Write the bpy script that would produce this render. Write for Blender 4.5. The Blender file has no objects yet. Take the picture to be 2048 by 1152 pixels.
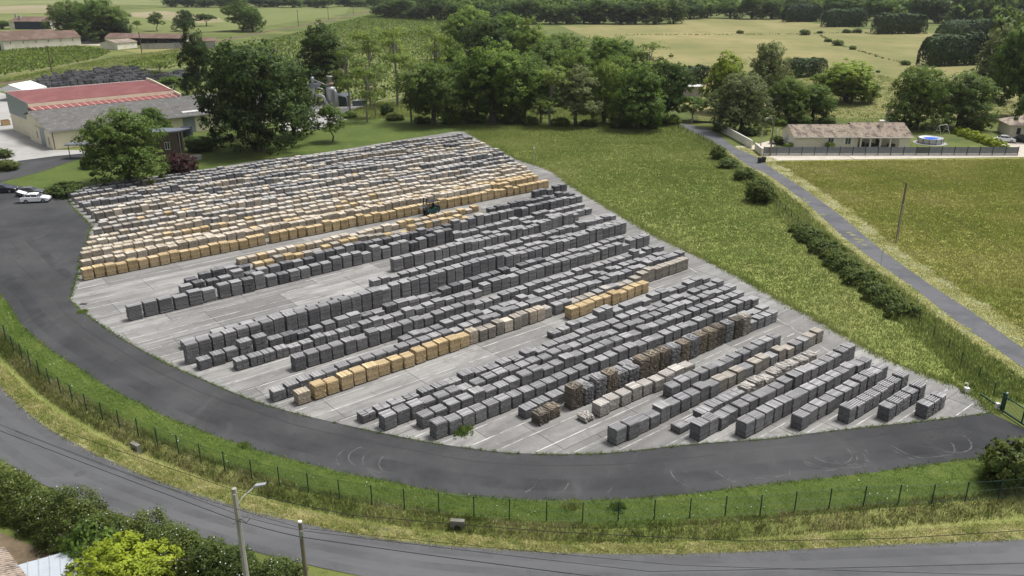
import bpy, bmesh, math, random
import numpy as np
from mathutils import Vector, Matrix
random.seed(7)
RNG = np.random.default_rng(11)
SC = bpy.context.scene
COL = SC.collection

# ------------------------------------------------------------------ camera, sky, sun, exposure
F, YH, CH, CX, CY = 1650.0, -50.0, 36.0, 1024.0, 576.0      # focal length and horizon in 2048x1152 pixels, camera height in m
PIT = math.atan((CY - YH) / F)
cam = bpy.data.cameras.new('camera'); cam.sensor_width = 36.0; cam.lens = 36.0 * F / 2048.0
cam.clip_start = 1.0; cam.clip_end = 9000.0
cam_o = bpy.data.objects.new('camera', cam); COL.objects.link(cam_o)
cam_o.location = (0, 0, CH); cam_o.rotation_euler = (math.pi / 2 - PIT, 0, 0)
SC.camera = cam_o

SUN_EL, SUN_AZ = math.radians(66), math.radians(66)        # azimuth clockwise from +Y (view direction)
world = bpy.data.worlds.new('World'); SC.world = world; world.use_nodes = True
wn = world.node_tree; wn.nodes.clear()
wo = wn.nodes.new('ShaderNodeOutputWorld'); bg = wn.nodes.new('ShaderNodeBackground')
sky = wn.nodes.new('ShaderNodeTexSky'); sky.sky_type = 'NISHITA'; sky.sun_disc = False
sky.sun_elevation = SUN_EL; sky.sun_rotation = SUN_AZ
sky.air_density = 1.0; sky.dust_density = 4.0; sky.ozone_density = 1.0
hsv = wn.nodes.new('ShaderNodeHueSaturation'); hsv.inputs['Saturation'].default_value = 0.28
wn.links.new(sky.outputs[0], hsv.inputs['Color']); wn.links.new(hsv.outputs[0], bg.inputs[0])
bg.inputs[1].default_value = 0.092
wn.links.new(bg.outputs[0], wo.inputs[0])
sun = bpy.data.lights.new('sun', 'SUN'); sun.energy = 2.4; sun.angle = math.radians(16); sun.color = (1.0, .975, .94)
sun_o = bpy.data.objects.new('sun', sun); COL.objects.link(sun_o)
sd = Vector((math.sin(SUN_AZ) * math.cos(SUN_EL), math.cos(SUN_AZ) * math.cos(SUN_EL), math.sin(SUN_EL)))
sun_o.rotation_euler = sd.to_track_quat('Z', 'Y').to_euler(); sun_o.location = (0, 0, 120)
SC.view_settings.view_transform = 'Standard'; SC.view_settings.look = 'None'
SC.view_settings.exposure = 0.66; SC.view_settings.gamma = 1.0; SC.view_settings.use_curve_mapping = False

# ------------------------------------------------------------------ where things stand: survey helpers
SP, CP = math.sin(PIT), math.cos(PIT)
def G(x, y, z=0.0):                       # ground point (at height z) seen at a pixel of the photograph
    a = (x - CX) / F; b = (y - CY) / F
    t = (z - CH) / (-SP - b * CP)
    return (a * t, (CP - b * SP) * t)
def topz(Y, ytop):                        # height of a thing at distance Y whose top is at pixel row ytop
    t = (CY - ytop) / F
    return CH + Y * (t * CP - SP) / (CP + t * SP)
def pxm(Y, z=0):                          # pixels per metre at distance Y
    return F / (Y * CP - (z - CH) * SP)
AZ = math.radians(50.3)
UX, UY, VX, VY = math.sin(AZ), math.cos(AZ), -math.cos(AZ), math.sin(AZ)
def W(u, v): return (u * UX + v * VX, u * UY + v * VY)      # yard frame (u along the rows) -> world
def UVp(x, y):
    X, Y = G(x, y); return (X * UX + Y * UY, X * VX + Y * VY)
ROWROT = math.atan2(UY, UX)

# ------------------------------------------------------------------ object helpers
def link(o, parent=None):
    COL.objects.link(o)
    if parent is not None: o.parent = parent
    return o
def tag(o, label=None, cat=None, group=None, kind=None):
    if label: o['label'] = label
    if cat: o['category'] = cat
    if group: o['group'] = group
    if kind: o['kind'] = kind
    return o
def empty(name, loc=(0, 0, 0), rz=0.0, label=None, cat=None, group=None, sc=1.0):
    o = bpy.data.objects.new(name, None); o.empty_display_size = .3
    o.location = loc; o.rotation_euler = (0, 0, rz); o.scale = (sc, sc, sc) if not isinstance(sc, tuple) else sc
    link(o); tag(o, label, cat, group); return o
def mesh_np(name, V, Fq, mats=None, smooth=False, tone=None, nrm=None, mi=None):
    """V (n,3); Fq (m,3) or (m,4) array of equal-size faces"""
    V = np.asarray(V, np.float32); Fq = np.asarray(Fq, np.int32); k = Fq.shape[1]
    me = bpy.data.meshes.new(name)
    me.vertices.add(len(V)); me.vertices.foreach_set('co', V.ravel())
    me.loops.add(Fq.size); me.loops.foreach_set('vertex_index', Fq.ravel())
    me.polygons.add(len(Fq)); me.polygons.foreach_set('loop_start', np.arange(0, Fq.size, k, dtype=np.int32))
    try: me.polygons.foreach_set('loop_total', np.full(len(Fq), k, np.int32))
    except Exception: pass
    if mi is not None: me.polygons.foreach_set('material_index', np.asarray(mi, np.int32))
    me.update(calc_edges=True)
    if not smooth: me.polygons.foreach_set('use_smooth', np.zeros(len(Fq), bool))
    else: me.polygons.foreach_set('use_smooth', np.ones(len(Fq), bool))
    if tone is not None:
        a = me.attributes.new('tone', 'FLOAT', 'POINT'); a.data.foreach_set('value', np.asarray(tone, np.float32))
    if nrm is not None:
        a = me.attributes.new('nrm', 'FLOAT_VECTOR', 'POINT'); a.data.foreach_set('vector', np.asarray(nrm, np.float32).ravel())
    for m in (mats or []): me.materials.append(m)
    return me
CUBE = np.array([[-1,-1,-1],[1,-1,-1],[1,1,-1],[-1,1,-1],[-1,-1,1],[1,-1,1],[1,1,1],[-1,1,1]], float) * .5
CF = np.array([[0,3,2,1],[4,5,6,7],[0,1,5,4],[1,2,6,5],[2,3,7,6],[3,0,4,7]])
def boxes_np(B):
    """B (n,7): centre xyz, size xyz, rotation about z -> verts, quads"""
    B = np.asarray(B, float); n = len(B)
    P = CUBE[None] * B[:, None, 3:6]
    c, s = np.cos(B[:, 6])[:, None], np.sin(B[:, 6])[:, None]
    X = P[:, :, 0] * c - P[:, :, 1] * s; Y = P[:, :, 0] * s + P[:, :, 1] * c
    P = np.stack([X, Y, P[:, :, 2]], 2) + B[:, None, :3]
    return P.reshape(-1, 3), (CF[None] + (np.arange(n) * 8)[:, None, None]).reshape(-1, 4)
class MB:
    """collects shapes of one part"""
    def __init__(s): s.v = []; s.f = []
    def add(s, V, Fs):
        o = len(s.v); s.v += [tuple(map(float, p)) for p in V]; s.f += [tuple(int(i) + o for i in f) for f in Fs]; return s
    def box(s, x0, x1, y0, y1, z0, z1):
        return s.add([(x0,y0,z0),(x1,y0,z0),(x1,y1,z0),(x0,y1,z0),(x0,y0,z1),(x1,y0,z1),(x1,y1,z1),(x0,y1,z1)],
                     [(0,3,2,1),(4,5,6,7),(0,1,5,4),(1,2,6,5),(2,3,7,6),(3,0,4,7)])
    def rbox(s, cx, cy, cz, sx, sy, sz, rz=0):
        V, Q = boxes_np([[cx, cy, cz, sx, sy, sz, rz]]); return s.add(V, Q)
    def prism(s, pts, y0, y1):          # polygon in xz, extruded along y
        n = len(pts)
        V = [(p[0], y0, p[1]) for p in pts] + [(p[0], y1, p[1]) for p in pts]
        return s.add(V, [tuple(range(n)), tuple(range(2*n-1, n-1, -1))] + [(i, i + n, (i+1) % n + n, (i+1) % n) for i in range(n)])
    def prismx(s, pts, x0, x1):         # polygon in yz, extruded along x
        n = len(pts)
        V = [(x0, p[0], p[1]) for p in pts] + [(x1, p[0], p[1]) for p in pts]
        return s.add(V, [tuple(range(n-1, -1, -1)), tuple(range(n, 2*n))] + [((i+1) % n, (i+1) % n + n, i + n, i) for i in range(n)])
    def prismz(s, pts, z0, z1):
        n = len(pts)
        V = [(p[0], p[1], z0) for p in pts] + [(p[0], p[1], z1) for p in pts]
        return s.add(V, [tuple(range(n-1, -1, -1)), tuple(range(n, 2*n))] + [(i, (i+1) % n, (i+1) % n + n, i + n) for i in range(n)])
    def tube(s, pts, rad, n=8, cap=True):
        pts = [Vector(p) for p in pts]; rings = []
        if not hasattr(rad, '__len__'): rad = [rad] * len(pts)
        up0 = None
        for i, p in enumerate(pts):
            d = (pts[min(i+1, len(pts)-1)] - pts[max(i-1, 0)]).normalized()
            a = d.cross(Vector((0, 0, 1)) if abs(d.z) < .95 else Vector((1, 0, 0))).normalized() if up0 is None else (up0 - d * up0.dot(d)).normalized()
            up0 = a; b = d.cross(a)
            rings.append([p + (a * math.cos(2*math.pi*k/n) + b * math.sin(2*math.pi*k/n)) * rad[i] for k in range(n)])
        V = [q for r in rings for q in r]; Q = []
        for i in range(len(pts) - 1):
            for k in range(n): Q.append((i*n + k, i*n + (k+1) % n, (i+1)*n + (k+1) % n, (i+1)*n + k))
        if cap: Q += [tuple(range(n-1, -1, -1)), tuple((len(pts)-1)*n + k for k in range(n))]
        return s.add(V, Q)
    def lathe(s, prof, n=16, cx=0, cy=0):
        V = [(cx + r * math.cos(2*math.pi*k/n), cy + r * math.sin(2*math.pi*k/n), z) for r, z in prof for k in range(n)]
        Q = [(i*n + k, i*n + (k+1) % n, (i+1)*n + (k+1) % n, (i+1)*n + k) for i in range(len(prof)-1) for k in range(n)]
        Q += [tuple(range(n-1, -1, -1)), tuple((len(prof)-1)*n + k for k in range(n))]
        return s.add(V, Q)
    def mesh(s, name, mat, smooth=False):
        me = bpy.data.meshes.new(name); me.from_pydata(s.v, [], s.f); me.update()
        if smooth: me.polygons.foreach_set('use_smooth', np.ones(len(me.polygons), bool))
        me.materials.append(mat); return me
    def obj(s, name, mat, parent=None, smooth=False, loc=None):
        o = bpy.data.objects.new(name, s.mesh(name, mat, smooth)); link(o, parent)
        if loc: o.location = loc
        return o
def inst(me, name, parent=None, loc=(0,0,0), rz=0, mat=None, sc=None):
    o = bpy.data.objects.new(name, me); link(o, parent); o.location = loc; o.rotation_euler = (0, 0, rz)
    if sc: o.scale = sc
    if mat is not None:
        o.material_slots[0].link = 'OBJECT'; o.material_slots[0].material = mat
    return o
def copy_tree(o, parent=None):
    c = o.copy(); link(c, parent)
    for ch in list(o.children): copy_tree(ch, c)
    return c
ONES = ['', 'first', 'second', 'third', 'fourth', 'fifth', 'sixth', 'seventh', 'eighth', 'ninth', 'tenth', 'eleventh', 'twelfth', 'thirteenth',
        'fourteenth', 'fifteenth', 'sixteenth', 'seventeenth', 'eighteenth', 'nineteenth']
TENS = {2: 'twent', 3: 'thirt', 4: 'fort', 5: 'fift', 6: 'sixt', 7: 'sevent'}
def nth(n):
    if n < 20: return ONES[n]
    return TENS[n // 10] + ('ieth' if n % 10 == 0 else 'y-' + ONES[n % 10])

# ------------------------------------------------------------------ materials
def srgb(r, g, b):
    f = lambda c: (c / 255 / 12.92) if c / 255 <= .04045 else ((c / 255 + .055) / 1.055) ** 2.4
    return (f(r), f(g), f(b))
class N:
    def __init__(s, name):
        s.m = bpy.data.materials.new(name); s.m.use_nodes = True; s.t = s.m.node_tree; s.t.nodes.clear()
        s.out = s.t.nodes.new('ShaderNodeOutputMaterial')
    def n(s, t, **kw):
        o = s.t.nodes.new(t)
        for k, v in kw.items(): setattr(o, k, v)
        return o
    def l(s, a, b): s.t.links.new(a, b)
    def pos(s, world=True): return s.n('ShaderNodeNewGeometry').outputs['Position'] if world else s.n('ShaderNodeTexCoord').outputs['Object']
    def mapv(s, vec, sc=(1,1,1), rz=0, loc=(0,0,0)):
        m = s.n('ShaderNodeMapping'); m.inputs['Scale'].default_value = sc; m.inputs['Rotation'].default_value = (0, 0, rz); m.inputs['Location'].default_value = loc
        s.l(vec, m.inputs['Vector']); return m.outputs[0]
    def noise(s, vec, scale, detail=4, rough=.6, dist=0):
        t = s.n('ShaderNodeTexNoise'); t.inputs['Scale'].default_value = scale; t.inputs['Detail'].default_value = detail
        t.inputs['Roughness'].default_value = rough; t.inputs['Distortion'].default_value = dist; s.l(vec, t.inputs['Vector']); return t.outputs['Fac']
    def ramp(s, fac, lo, hi, a=0.0, b=1.0):
        t = s.n('ShaderNodeMapRange'); t.inputs['From Min'].default_value = lo; t.inputs['From Max'].default_value = hi
        t.inputs['To Min'].default_value = a; t.inputs['To Max'].default_value = b; s.l(fac, t.inputs['Value']); return t.outputs[0]
    def mix(s, fac, a, b, mode='MIX'):
        t = s.n('ShaderNodeMixRGB'); t.blend_type = mode
        for x, i in ((fac, 0), (a, 1), (b, 2)):
            if hasattr(x, 'links') or hasattr(x, 'is_linked'): s.l(x, t.inputs[i])
            elif isinstance(x, (int, float)): t.inputs[i].default_value = x
            else: t.inputs[i].default_value = (*x, 1)
        return t.outputs[0]
    def math(s, op, a, b):
        t = s.n('ShaderNodeMath'); t.operation = op
        for x, i in ((a, 0), (b, 1)):
            if isinstance(x, (int, float)): t.inputs[i].default_value = x
            else: s.l(x, t.inputs[i])
        return t.outputs[0]
    def bsdf(s, col, rough=.85, metal=0, spec=.3, normal=None, bump=None, bstr=.3, bdist=.05):
        p = s.n('ShaderNodeBsdfPrincipled')
        if isinstance(col, tuple): p.inputs['Base Color'].default_value = (*col, 1)
        else: s.l(col, p.inputs['Base Color'])
        if isinstance(rough, (int, float)): p.inputs['Roughness'].default_value = rough
        else: s.l(rough, p.inputs['Roughness'])
        p.inputs['Metallic'].default_value = metal
        p.inputs['Specular IOR Level'].default_value = spec
        if bump is not None:
            b = s.n('ShaderNodeBump'); b.inputs['Strength'].default_value = bstr; b.inputs['Distance'].default_value = bdist
            s.l(bump, b.inputs['Height']); s.l(b.outputs[0], p.inputs['Normal'])
        elif normal is not None: s.l(normal, p.inputs['Normal'])
        s.p = p; return p.outputs[0]
    def done(s, sh): s.l(sh, s.out.inputs['Surface']); return s.m
def plain(name, col, rough=.7, metal=0, spec=.4, var=.12, scale=2.0, world=False, rnd=.0):
    n = N(name); v = n.pos(world)
    f = n.noise(v, scale, 5, .65)
    c = n.mix(n.ramp(f, .3, .7, 0, 1), tuple(x * (1 - var) for x in col), tuple(min(1, x * (1 + var)) for x in col))
    if rnd:
        oi = n.n('ShaderNodeObjectInfo').outputs['Random']
        c = n.mix(1.0, c, n.mix(oi, tuple([1 - rnd] * 3), tuple([1 + rnd] * 3)), 'MULTIPLY')
    return n.done(n.bsdf(c, rough, metal, spec, bump=f, bstr=.08))
def layered(name, base, L, rough=.9, bump=None, spec=.2, world=True):
    """L: (colour, scale, lo, hi, strength, stretch xyz, rot, detail, distortion)"""
    n = N(name); v = n.pos(world); c = base
    for i, l in enumerate(L):
        col, sc, lo, hi, k = l[:5]; st = l[5] if len(l) > 5 else (1,1,1); rz = l[6] if len(l) > 6 else 0
        de = l[7] if len(l) > 7 else 5; di = l[8] if len(l) > 8 else 0
        vv = n.mapv(v, st, rz, (i * 13.7, i * 7.1, 0))
        c = n.mix(n.ramp(n.noise(vv, sc, de, .62, di), lo, hi, 0, k), c, col)
    b = n.noise(v, bump[0], 6, .7) if bump else None
    return n.done(n.bsdf(c, rough, 0, spec, bump=b, bstr=bump[1] if bump else .3, bdist=bump[2] if bump else .05))
def leafmat(name, ca, cb, trans=.35, rnd=.26, objn=True):
    n = N(name)
    at = n.n('ShaderNodeAttribute'); at.attribute_name = 'tone'
    c = n.mix(at.outputs['Fac'], ca, cb)
    oi = n.n('ShaderNodeObjectInfo').outputs['Random']
    c = n.mix(1.0, c, n.mix(oi, (1 - rnd, 1 - rnd * .8, 1 - rnd), (1 + rnd, 1 + rnd * .8, 1 + rnd * .6)), 'MULTIPLY')
    an = n.n('ShaderNodeAttribute'); an.attribute_name = 'nrm'
    vt = n.n('ShaderNodeVectorTransform'); vt.vector_type = 'NORMAL'; vt.convert_from = 'OBJECT'; vt.convert_to = 'WORLD'
    n.l(an.outputs['Vector'], vt.inputs[0])
    nm = n.n('ShaderNodeVectorMath'); nm.operation = 'NORMALIZE'; n.l(vt.outputs[0], nm.inputs[0])
    p = n.bsdf(c, .6, 0, .25, normal=nm.outputs[0])
    tr = n.n('ShaderNodeBsdfTranslucent'); n.l(n.mix(1.0, c, (1.25, 1.25, .7), 'MULTIPLY'), tr.inputs['Color'])
    mx = n.n('ShaderNodeMixShader'); mx.inputs[0].default_value = trans
    n.l(p, mx.inputs[1]); n.l(tr.outputs[0], mx.inputs[2])
    return n.done(mx.outputs[0])
def grassmat(name, stops, rough=.8, patch=None):
    """blade colours from the per-blade tone, patches from world noise; blades are shaded with a mostly upward normal"""
    n = N(name)
    at = n.n('ShaderNodeAttribute'); at.attribute_name = 'tone'
    cr = n.n('ShaderNodeValToRGB'); el = cr.color_ramp.elements
    while len(el) < len(stops): el.new(.5)
    for e, (p, c) in zip(el, stops): e.position = p; e.color = (*c, 1)
    f = at.outputs['Fac']
    if patch:
        nz = n.ramp(n.noise(n.pos(), patch[0], 4, .6), .32, .68, -patch[1], patch[1])
        f = n.math('ADD', f, nz)
    n.l(f, cr.inputs[0])
    ge = n.n('ShaderNodeNewGeometry')
    vm = n.n('ShaderNodeVectorMath'); vm.operation = 'SCALE'; n.l(ge.outputs['Normal'], vm.inputs[0]); vm.inputs['Scale'].default_value = .2
    va = n.n('ShaderNodeVectorMath'); va.operation = 'ADD'; n.l(vm.outputs[0], va.inputs[0]); va.inputs[1].default_value = (0, 0, .8)
    vn = n.n('ShaderNodeVectorMath'); vn.operation = 'NORMALIZE'; n.l(va.outputs[0], vn.inputs[0])
    p = n.bsdf(cr.outputs[0], rough, 0, .15, normal=vn.outputs[0])
    tr = n.n('ShaderNodeBsdfTranslucent'); n.l(cr.outputs[0], tr.inputs['Color'])
    mx = n.n('ShaderNodeMixShader'); mx.inputs[0].default_value = .35; n.l(p, mx.inputs[1]); n.l(tr.outputs[0], mx.inputs[2])
    return n.done(mx.outputs[0])
# ------------------------------------------------------------------ the setting
def smooth_line(P, step=1.5):
    P = [np.array(p, float) for p in P]; out = []
    for i in range(len(P) - 1):
        p0, p1, p2, p3 = P[max(i-1, 0)], P[i], P[i+1], P[min(i+2, len(P)-1)]
        n = max(1, int(np.linalg.norm(p2 - p1) / step))
        for k in range(n):
            t = k / n
            out.append(.5 * ((2*p1) + (p2-p0)*t + (2*p0-5*p1+4*p2-p3)*t*t + (3*p1-p0-3*p2+p3)*t**3))
    out.append(P[-1]); return np.array(out)
def pl(px): return [G(*p) for p in px]
def resample(P, n):
    P = np.asarray(P); d = np.r_[0, np.cumsum(np.linalg.norm(np.diff(P, axis=0), axis=1))]
    t = np.linspace(0, d[-1], n); return np.stack([np.interp(t, d, P[:, 0]), np.interp(t, d, P[:, 1])], 1)
def inpoly(X, Y, P):
    P = np.asarray(P); r = np.zeros(len(X), bool); j = len(P) - 1
    for i in range(len(P)):
        xi, yi, xj, yj = P[i][0], P[i][1], P[j][0], P[j][1]
        c = ((yi > Y) != (yj > Y)) & (X < (xj - xi) * (Y - yi) / (yj - yi + 1e-12) + xi)
        r ^= c; j = i
    return r
def scatter(P, n, rng=RNG):
    P = np.asarray(P); lo, hi = P.min(0), P.max(0); out = np.zeros((0, 2))
    while len(out) < n:
        q = rng.uniform(lo, hi, (n * 2, 2)); out = np.r_[out, q[inpoly(q[:, 0], q[:, 1], P)]]
    return out[:n]
def sheet(name, P, z, mat, kind='structure'):
    me = bpy.data.meshes.new(name); me.from_pydata([(p[0], p[1], z) for p in P], [], [tuple(range(len(P)))]); me.update()
    me.materials.append(mat); o = link(bpy.data.objects.new(name, me))
    if me.polygons[0].normal.z < 0: me.flip_normals()
    if kind: o['kind'] = kind
    return o
def ribbon_poly(P, Q): return [tuple(p) for p in P] + [tuple(q) for q in Q[::-1]]
def offset(P, d):
    P = np.asarray(P); T = np.gradient(P, axis=0); T /= np.linalg.norm(T, axis=1)[:, None] + 1e-9
    return P + np.stack([-T[:, 1], T[:, 0]], 1) * d

DG, MG, LG = (.06, .085, .022), (.11, .135, .034), (.18, .185, .055)
STRAW, SOIL = (.34, .28, .12), (.16, .12, .075)
M_GROUND = layered('field grass', MG, [(DG, .05, .45, .62, .8), (LG, .03, .5, .65, .7), (STRAW, .3, .58, .75, .35), ((.03, .05, .012), 1.5, .55, .75, .6)], bump=(3, .5, .1))
M_LAWN = layered('mown lawn', (.085, .118, .024), [((.058, .088, .018), .12, .42, .62, .8), ((.14, .165, .035), .5, .52, .7, .6), ((.04, .07, .012), 4, .5, .72, .6), ((.17, .17, .06), 9, .6, .75, .5)], bump=(14, .6, .05))
M_MEADOW = layered('tall meadow grass', (.2, .24, .06), [((.28, .285, .1), .045, .45, .6, .8), ((.11, .16, .035), .11, .5, .66, .7), ((.26, .235, .1), .35, .6, .75, .4), ((.09, .125, .03), 2.5, .52, .72, .4)], bump=(5, .8, .15))
M_FIELD = layered('field of ripe grass', (.28, .285, .08), [((.1, .125, .022), .05, .48, .62, .8), ((.26, .2, .075), .06, .52, .68, .7), ((.2, .17, .02), .09, .55, .7, .5), ((.13, .15, .035), 2, .54, .74, .4)], bump=(5, .8, .15))
M_HAY = layered('dry hay meadow', (.245, .215, .09), [((.145, .155, .05), .012, .42, .58, .9), ((.19, .185, .066), .04, .46, .6, .7), ((.11, .125, .04), .1, .54, .68, .6), ((.3, .26, .12), .03, .52, .66, .5, (1, .3, 1)), ((.19, .19, .06), .05, .56, .7, .5), ((.24, .2, .09), .8, .5, .72, .4)], bump=(1, .5, .15))
M_STRAWV = layered('cut straw verge', (.28, .265, .105), [((.125, .155, .036), .5, .4, .55, .9), ((.44, .37, .19), 1.8, .52, .7, .7), ((.07, .085, .025), 5, .55, .72, .7)], bump=(9, .8, .08))
M_SOIL = layered('bare earth', SOIL, [((.09, .07, .045), .6, .45, .65, .7), ((.24, .19, .13), 2.4, .52, .72, .6)], bump=(8, .6, .06))
M_ASPH = layered('worn dark asphalt', (.049, .0502, .053), [((.083, .084, .0865), .06, .38, .64, .9, (1, 1, 1), 0, 4, .6), ((.035, .036, .038), .14, .46, .7, .6),
        ((.11, .108, .105), .35, .56, .78, .55, (1, .3, 1), 0.2, 6, 1.4), ((.1, .1, .098), 1.6, .6, .8, .35, (1, .5, 1), -.3, 5, 2.0), ((.03, .03, .031), 30, .5, .7, .35), ((.1, .1, .098), 6, .58, .74, .35), ((.028, .028, .03), 2.5, .6, .74, .4)], rough=.95, spec=.08, bump=(60, .25, .01))
M_ROAD = layered('grey road asphalt', (.098, .1, .105), [((.125, .126, .13), .08, .45, .6, .8, (.5, 1, 1)), ((.08, .081, .086), .35, .52, .68, .6, (.4, 1, 1), -.15), ((.15, .148, .145), 5, .6, .78, .35), ((.06, .06, .063), 45, .55, .75, .4)], rough=.85, bump=(70, .3, .01))
M_LANE = layered('old lane tarmac', (.12, .122, .13), [((.085, .087, .095), .25, .45, .6, .8, (1, 1, 1)), ((.2, .195, .185), .7, .56, .72, .5), ((.06, .06, .065), 30, .52, .72, .4)], rough=.88, bump=(50, .3, .01))
M_APRON = layered('pale concrete apron', (.36, .35, .335), [((.27, .262, .25), .12, .45, .62, .8), ((.44, .43, .41), .5, .55, .7, .5), ((.2, .195, .185), 1.6, .6, .78, .45)], rough=.9)
M_GRAVEL = layered('pale gravel', (.5, .45, .38), [((.38, .34, .28), .5, .45, .65, .7), ((.62, .58, .52), 3, .52, .7, .6), ((.2, .2, .11), .25, .62, .75, .6)], rough=.95, bump=(12, .6, .04))
def concrete_mat():
    n = N('stained yard concrete'); v = n.pos()
    a = n.mapv(v, (1, 1, 1), -ROWROT)
    oi = n.n('ShaderNodeObjectInfo').outputs['Random']
    c = n.mix(oi, (.19, .186, .177), (.33, .324, .31))
    c = n.mix(n.ramp(n.noise(n.mapv(a, (.09, .55, 1)), 1.0, 5, .62, .5), .38, .64, 0, .7), c, (.125, .123, .118))
    c = n.mix(n.ramp(n.noise(n.mapv(a, (.04, .9, 1), 0, (3, 9, 0)), 1.3, 4, .6), .54, .74, 0, .4), c, (.42, .41, .39))
    c = n.mix(n.ramp(n.noise(v, .35, 6, .65, 1.0), .52, .72, 0, .6), c, (.13, .127, .12))
    c = n.mix(n.ramp(n.noise(v, 2.2, 6, .7, .8), .56, .75, 0, .5), c, (.44, .43, .405))
    c = n.mix(n.ramp(n.noise(v, 9, 4, .7), .58, .78, 0, .4), c, (.1, .1, .095))
    return n.done(n.bsdf(c, .9, 0, .2, bump=n.noise(v, 25, 4), bstr=.2, bdist=.01))
M_CONC = concrete_mat()
M_LINE = layered('worn white paint', (.43, .425, .41), [((.2, .196, .188), .7, .44, .6, .95), ((.72, .71, .69), .4, .5, .6, .6)], rough=.8)
M_SCUFF = layered('pale tyre scuff', (.092, .091, .09), [((.055, .055, .056), .9, .38, .58, .95), ((.05, .05, .05), 8, .48, .66, .7)], rough=.9)

# edges surveyed on the ground
YF = [(140,601),(190,641),(250,681),(332,726),(425,768),(510,803),(587,826),(657,843),(737,861),(862,886),(937,897),(1024,907),(1161,909),(1249,904),(1384,889),(1536,878),(1666,862),(1861,841),(1981,826)]
YR = [(1981,826),(1961,801),(1896,766),(1786,726),(1711,686),(1636,641),(1568,606),(1494,563),(1399,513),(1324,478),(1241,430),(1149,375),(1099,340),(1024,313),(933,263)]
YT = [(933,263),(905,264),(762,287),(637,307),(512,322),(325,354),(135,385)]
YL = [(135,385),(141,409),(160,428),(186,454),(180,462),(175,488),(165,508),(150,573),(140,601)]
yf, yr = smooth_line(pl(YF)), np.array(pl(YR)); yt, yl = np.array(pl(YT)), np.array(pl(YL))
YARD = [tuple(p) for p in yf] + [tuple(p) for p in yr[1:]] + [tuple(p) for p in yt[1:]] + [tuple(p) for p in yl[1:-1]]
AO = [(-90,480),(-30,560),(0,591),(18,613),(40,648),(87,691),(140,726),(200,766),(250,793),(325,831),(403,862),(512,901),(587,921),(687,946),(782,964),(887,986),(1024,999),(1124,1002),(1199,1001),(1299,996),(1399,986),(1536,969),(1711,950),(1861,929),(1971,916),(2048,903),(2140,885)]
RU = [(-90,680),(-30,738),(0,771),(25,796),(65,833),(105,861),(175,899),(250,934),(350,974),(450,1006),(512,1025),(600,1044),(712,1069),(837,1086),(1024,1100),(1149,1106),(1324,1108),(1536,1101),(1786,1089),(2048,1079),(2160,1074)]
RD = [(-160,840),(-60,892),(0,919),(62,956),(150,999),(275,1039),(425,1081),(500,1100),(640,1135),(800,1165),(1000,1188),(1250,1200),(1500,1198),(1800,1190),(2200,1175)]
ao, ru, rd = smooth_line(pl(AO)), smooth_line(pl(RU)), smooth_line(pl(RD))
LL = [(1341,250),(1384,266),(1424,286),(1449,298),(1499,333),(1536,350),(1611,405),(1686,473),(1761,530),(1823,573),(1911,641),(1986,693),(2048,738),(2160,820)]
LR = [(1366,247),(1416,258),(1444,275),(1469,294),(1514,315),(1536,331),(1611,380),(1686,435),(1761,498),(1866,573),(1936,618),(2048,698),(2160,772)]
ll, lr = smooth_line(pl(LL)), smooth_line(pl(LR))
FR = [(1340,250),(1375,268),(1410,285),(1440,308),(1480,345),(1520,385),(1549,408),(1583,440),(1640,490),(1700,545),(1760,596),(1800,625),(1851,663),(1877,686),(1902,708),(1926,736),(1956,760),(1986,793)]
fr = smooth_line(pl(FR))

# ground with a cut where the roadside ditch runs
NS = 150
A2, B2 = resample(ao, NS), resample(ru, NS)
def ground():
    bm = bmesh.new()
    S = 4200
    out = [bm.verts.new(p) for p in ((-S, -300, -.03), (S, -300, -.03), (S, S, -.03), (-S, S, -.03))]
    ed = [bm.edges.new((out[i], out[(i+1) % 4])) for i in range(4)]
    hole = [bm.verts.new((p[0], p[1], -.03)) for p in ribbon_poly(A2[::2], B2[::2])]
    ed += [bm.edges.new((hole[i], hole[(i+1) % len(hole)])) for i in range(len(hole))]
    bmesh.ops.triangle_fill(bm, use_beauty=True, use_dissolve=False, edges=ed)
    hp = [v.co.xy for v in hole]
    kill = [f for f in bm.faces if inpoly(np.array([f.calc_center_median().x]), np.array([f.calc_center_median().y]), hp)[0]]
    bmesh.ops.delete(bm, geom=kill, context='FACES')
    bmesh.ops.recalc_face_normals(bm, faces=bm.faces)
    me = bpy.data.meshes.new('ground'); bm.to_mesh(me); bm.free(); me.materials.append(M_GROUND)
    if me.polygons[0].normal.z < 0: me.flip_normals()
    o = link(bpy.data.objects.new('ground', me)); o['kind'] = 'structure'
ground()
TT = np.array([0, .12, .25, .4, .5, .58, .64, .70, .745, .79, .85, .93, 1.0])
ZZ = np.array([.02, .0, .0, -.03, -.22, -.55, -.8, -.92, -.75, -.3, -.04, .0, .0])
def bank_z(t): return np.interp(t, TT, ZZ)
def bank():
    V = []; nz = RNG.normal(0, .03, (NS, len(TT)))
    for i in range(NS):
        for j, t in enumerate(TT):
            p = A2[i] * (1 - t) + B2[i] * t; V.append((p[0], p[1], ZZ[j] + (nz[i, j] if 0 < j < len(TT) - 1 else 0)))
    k = len(TT); Q = [(i*k + j, i*k + j + 1, (i+1)*k + j + 1, (i+1)*k + j) for i in range(NS - 1) for j in range(k - 1)]
    strip = [j for i in range(NS - 1) for j in range(k - 1)]
    mi = [0 if TT[j] < .49 else (1 if TT[j] < .79 else 2) for j in strip]
    me = mesh_np('roadside_bank', V, Q, [M_LAWN, M_MEADOW, M_STRAWV], True, mi=mi)
    if me.polygons[0].normal.z < 0: me.flip_normals()
    o = link(bpy.data.objects.new('roadside_bank', me)); o['kind'] = 'structure'
bank()
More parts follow.
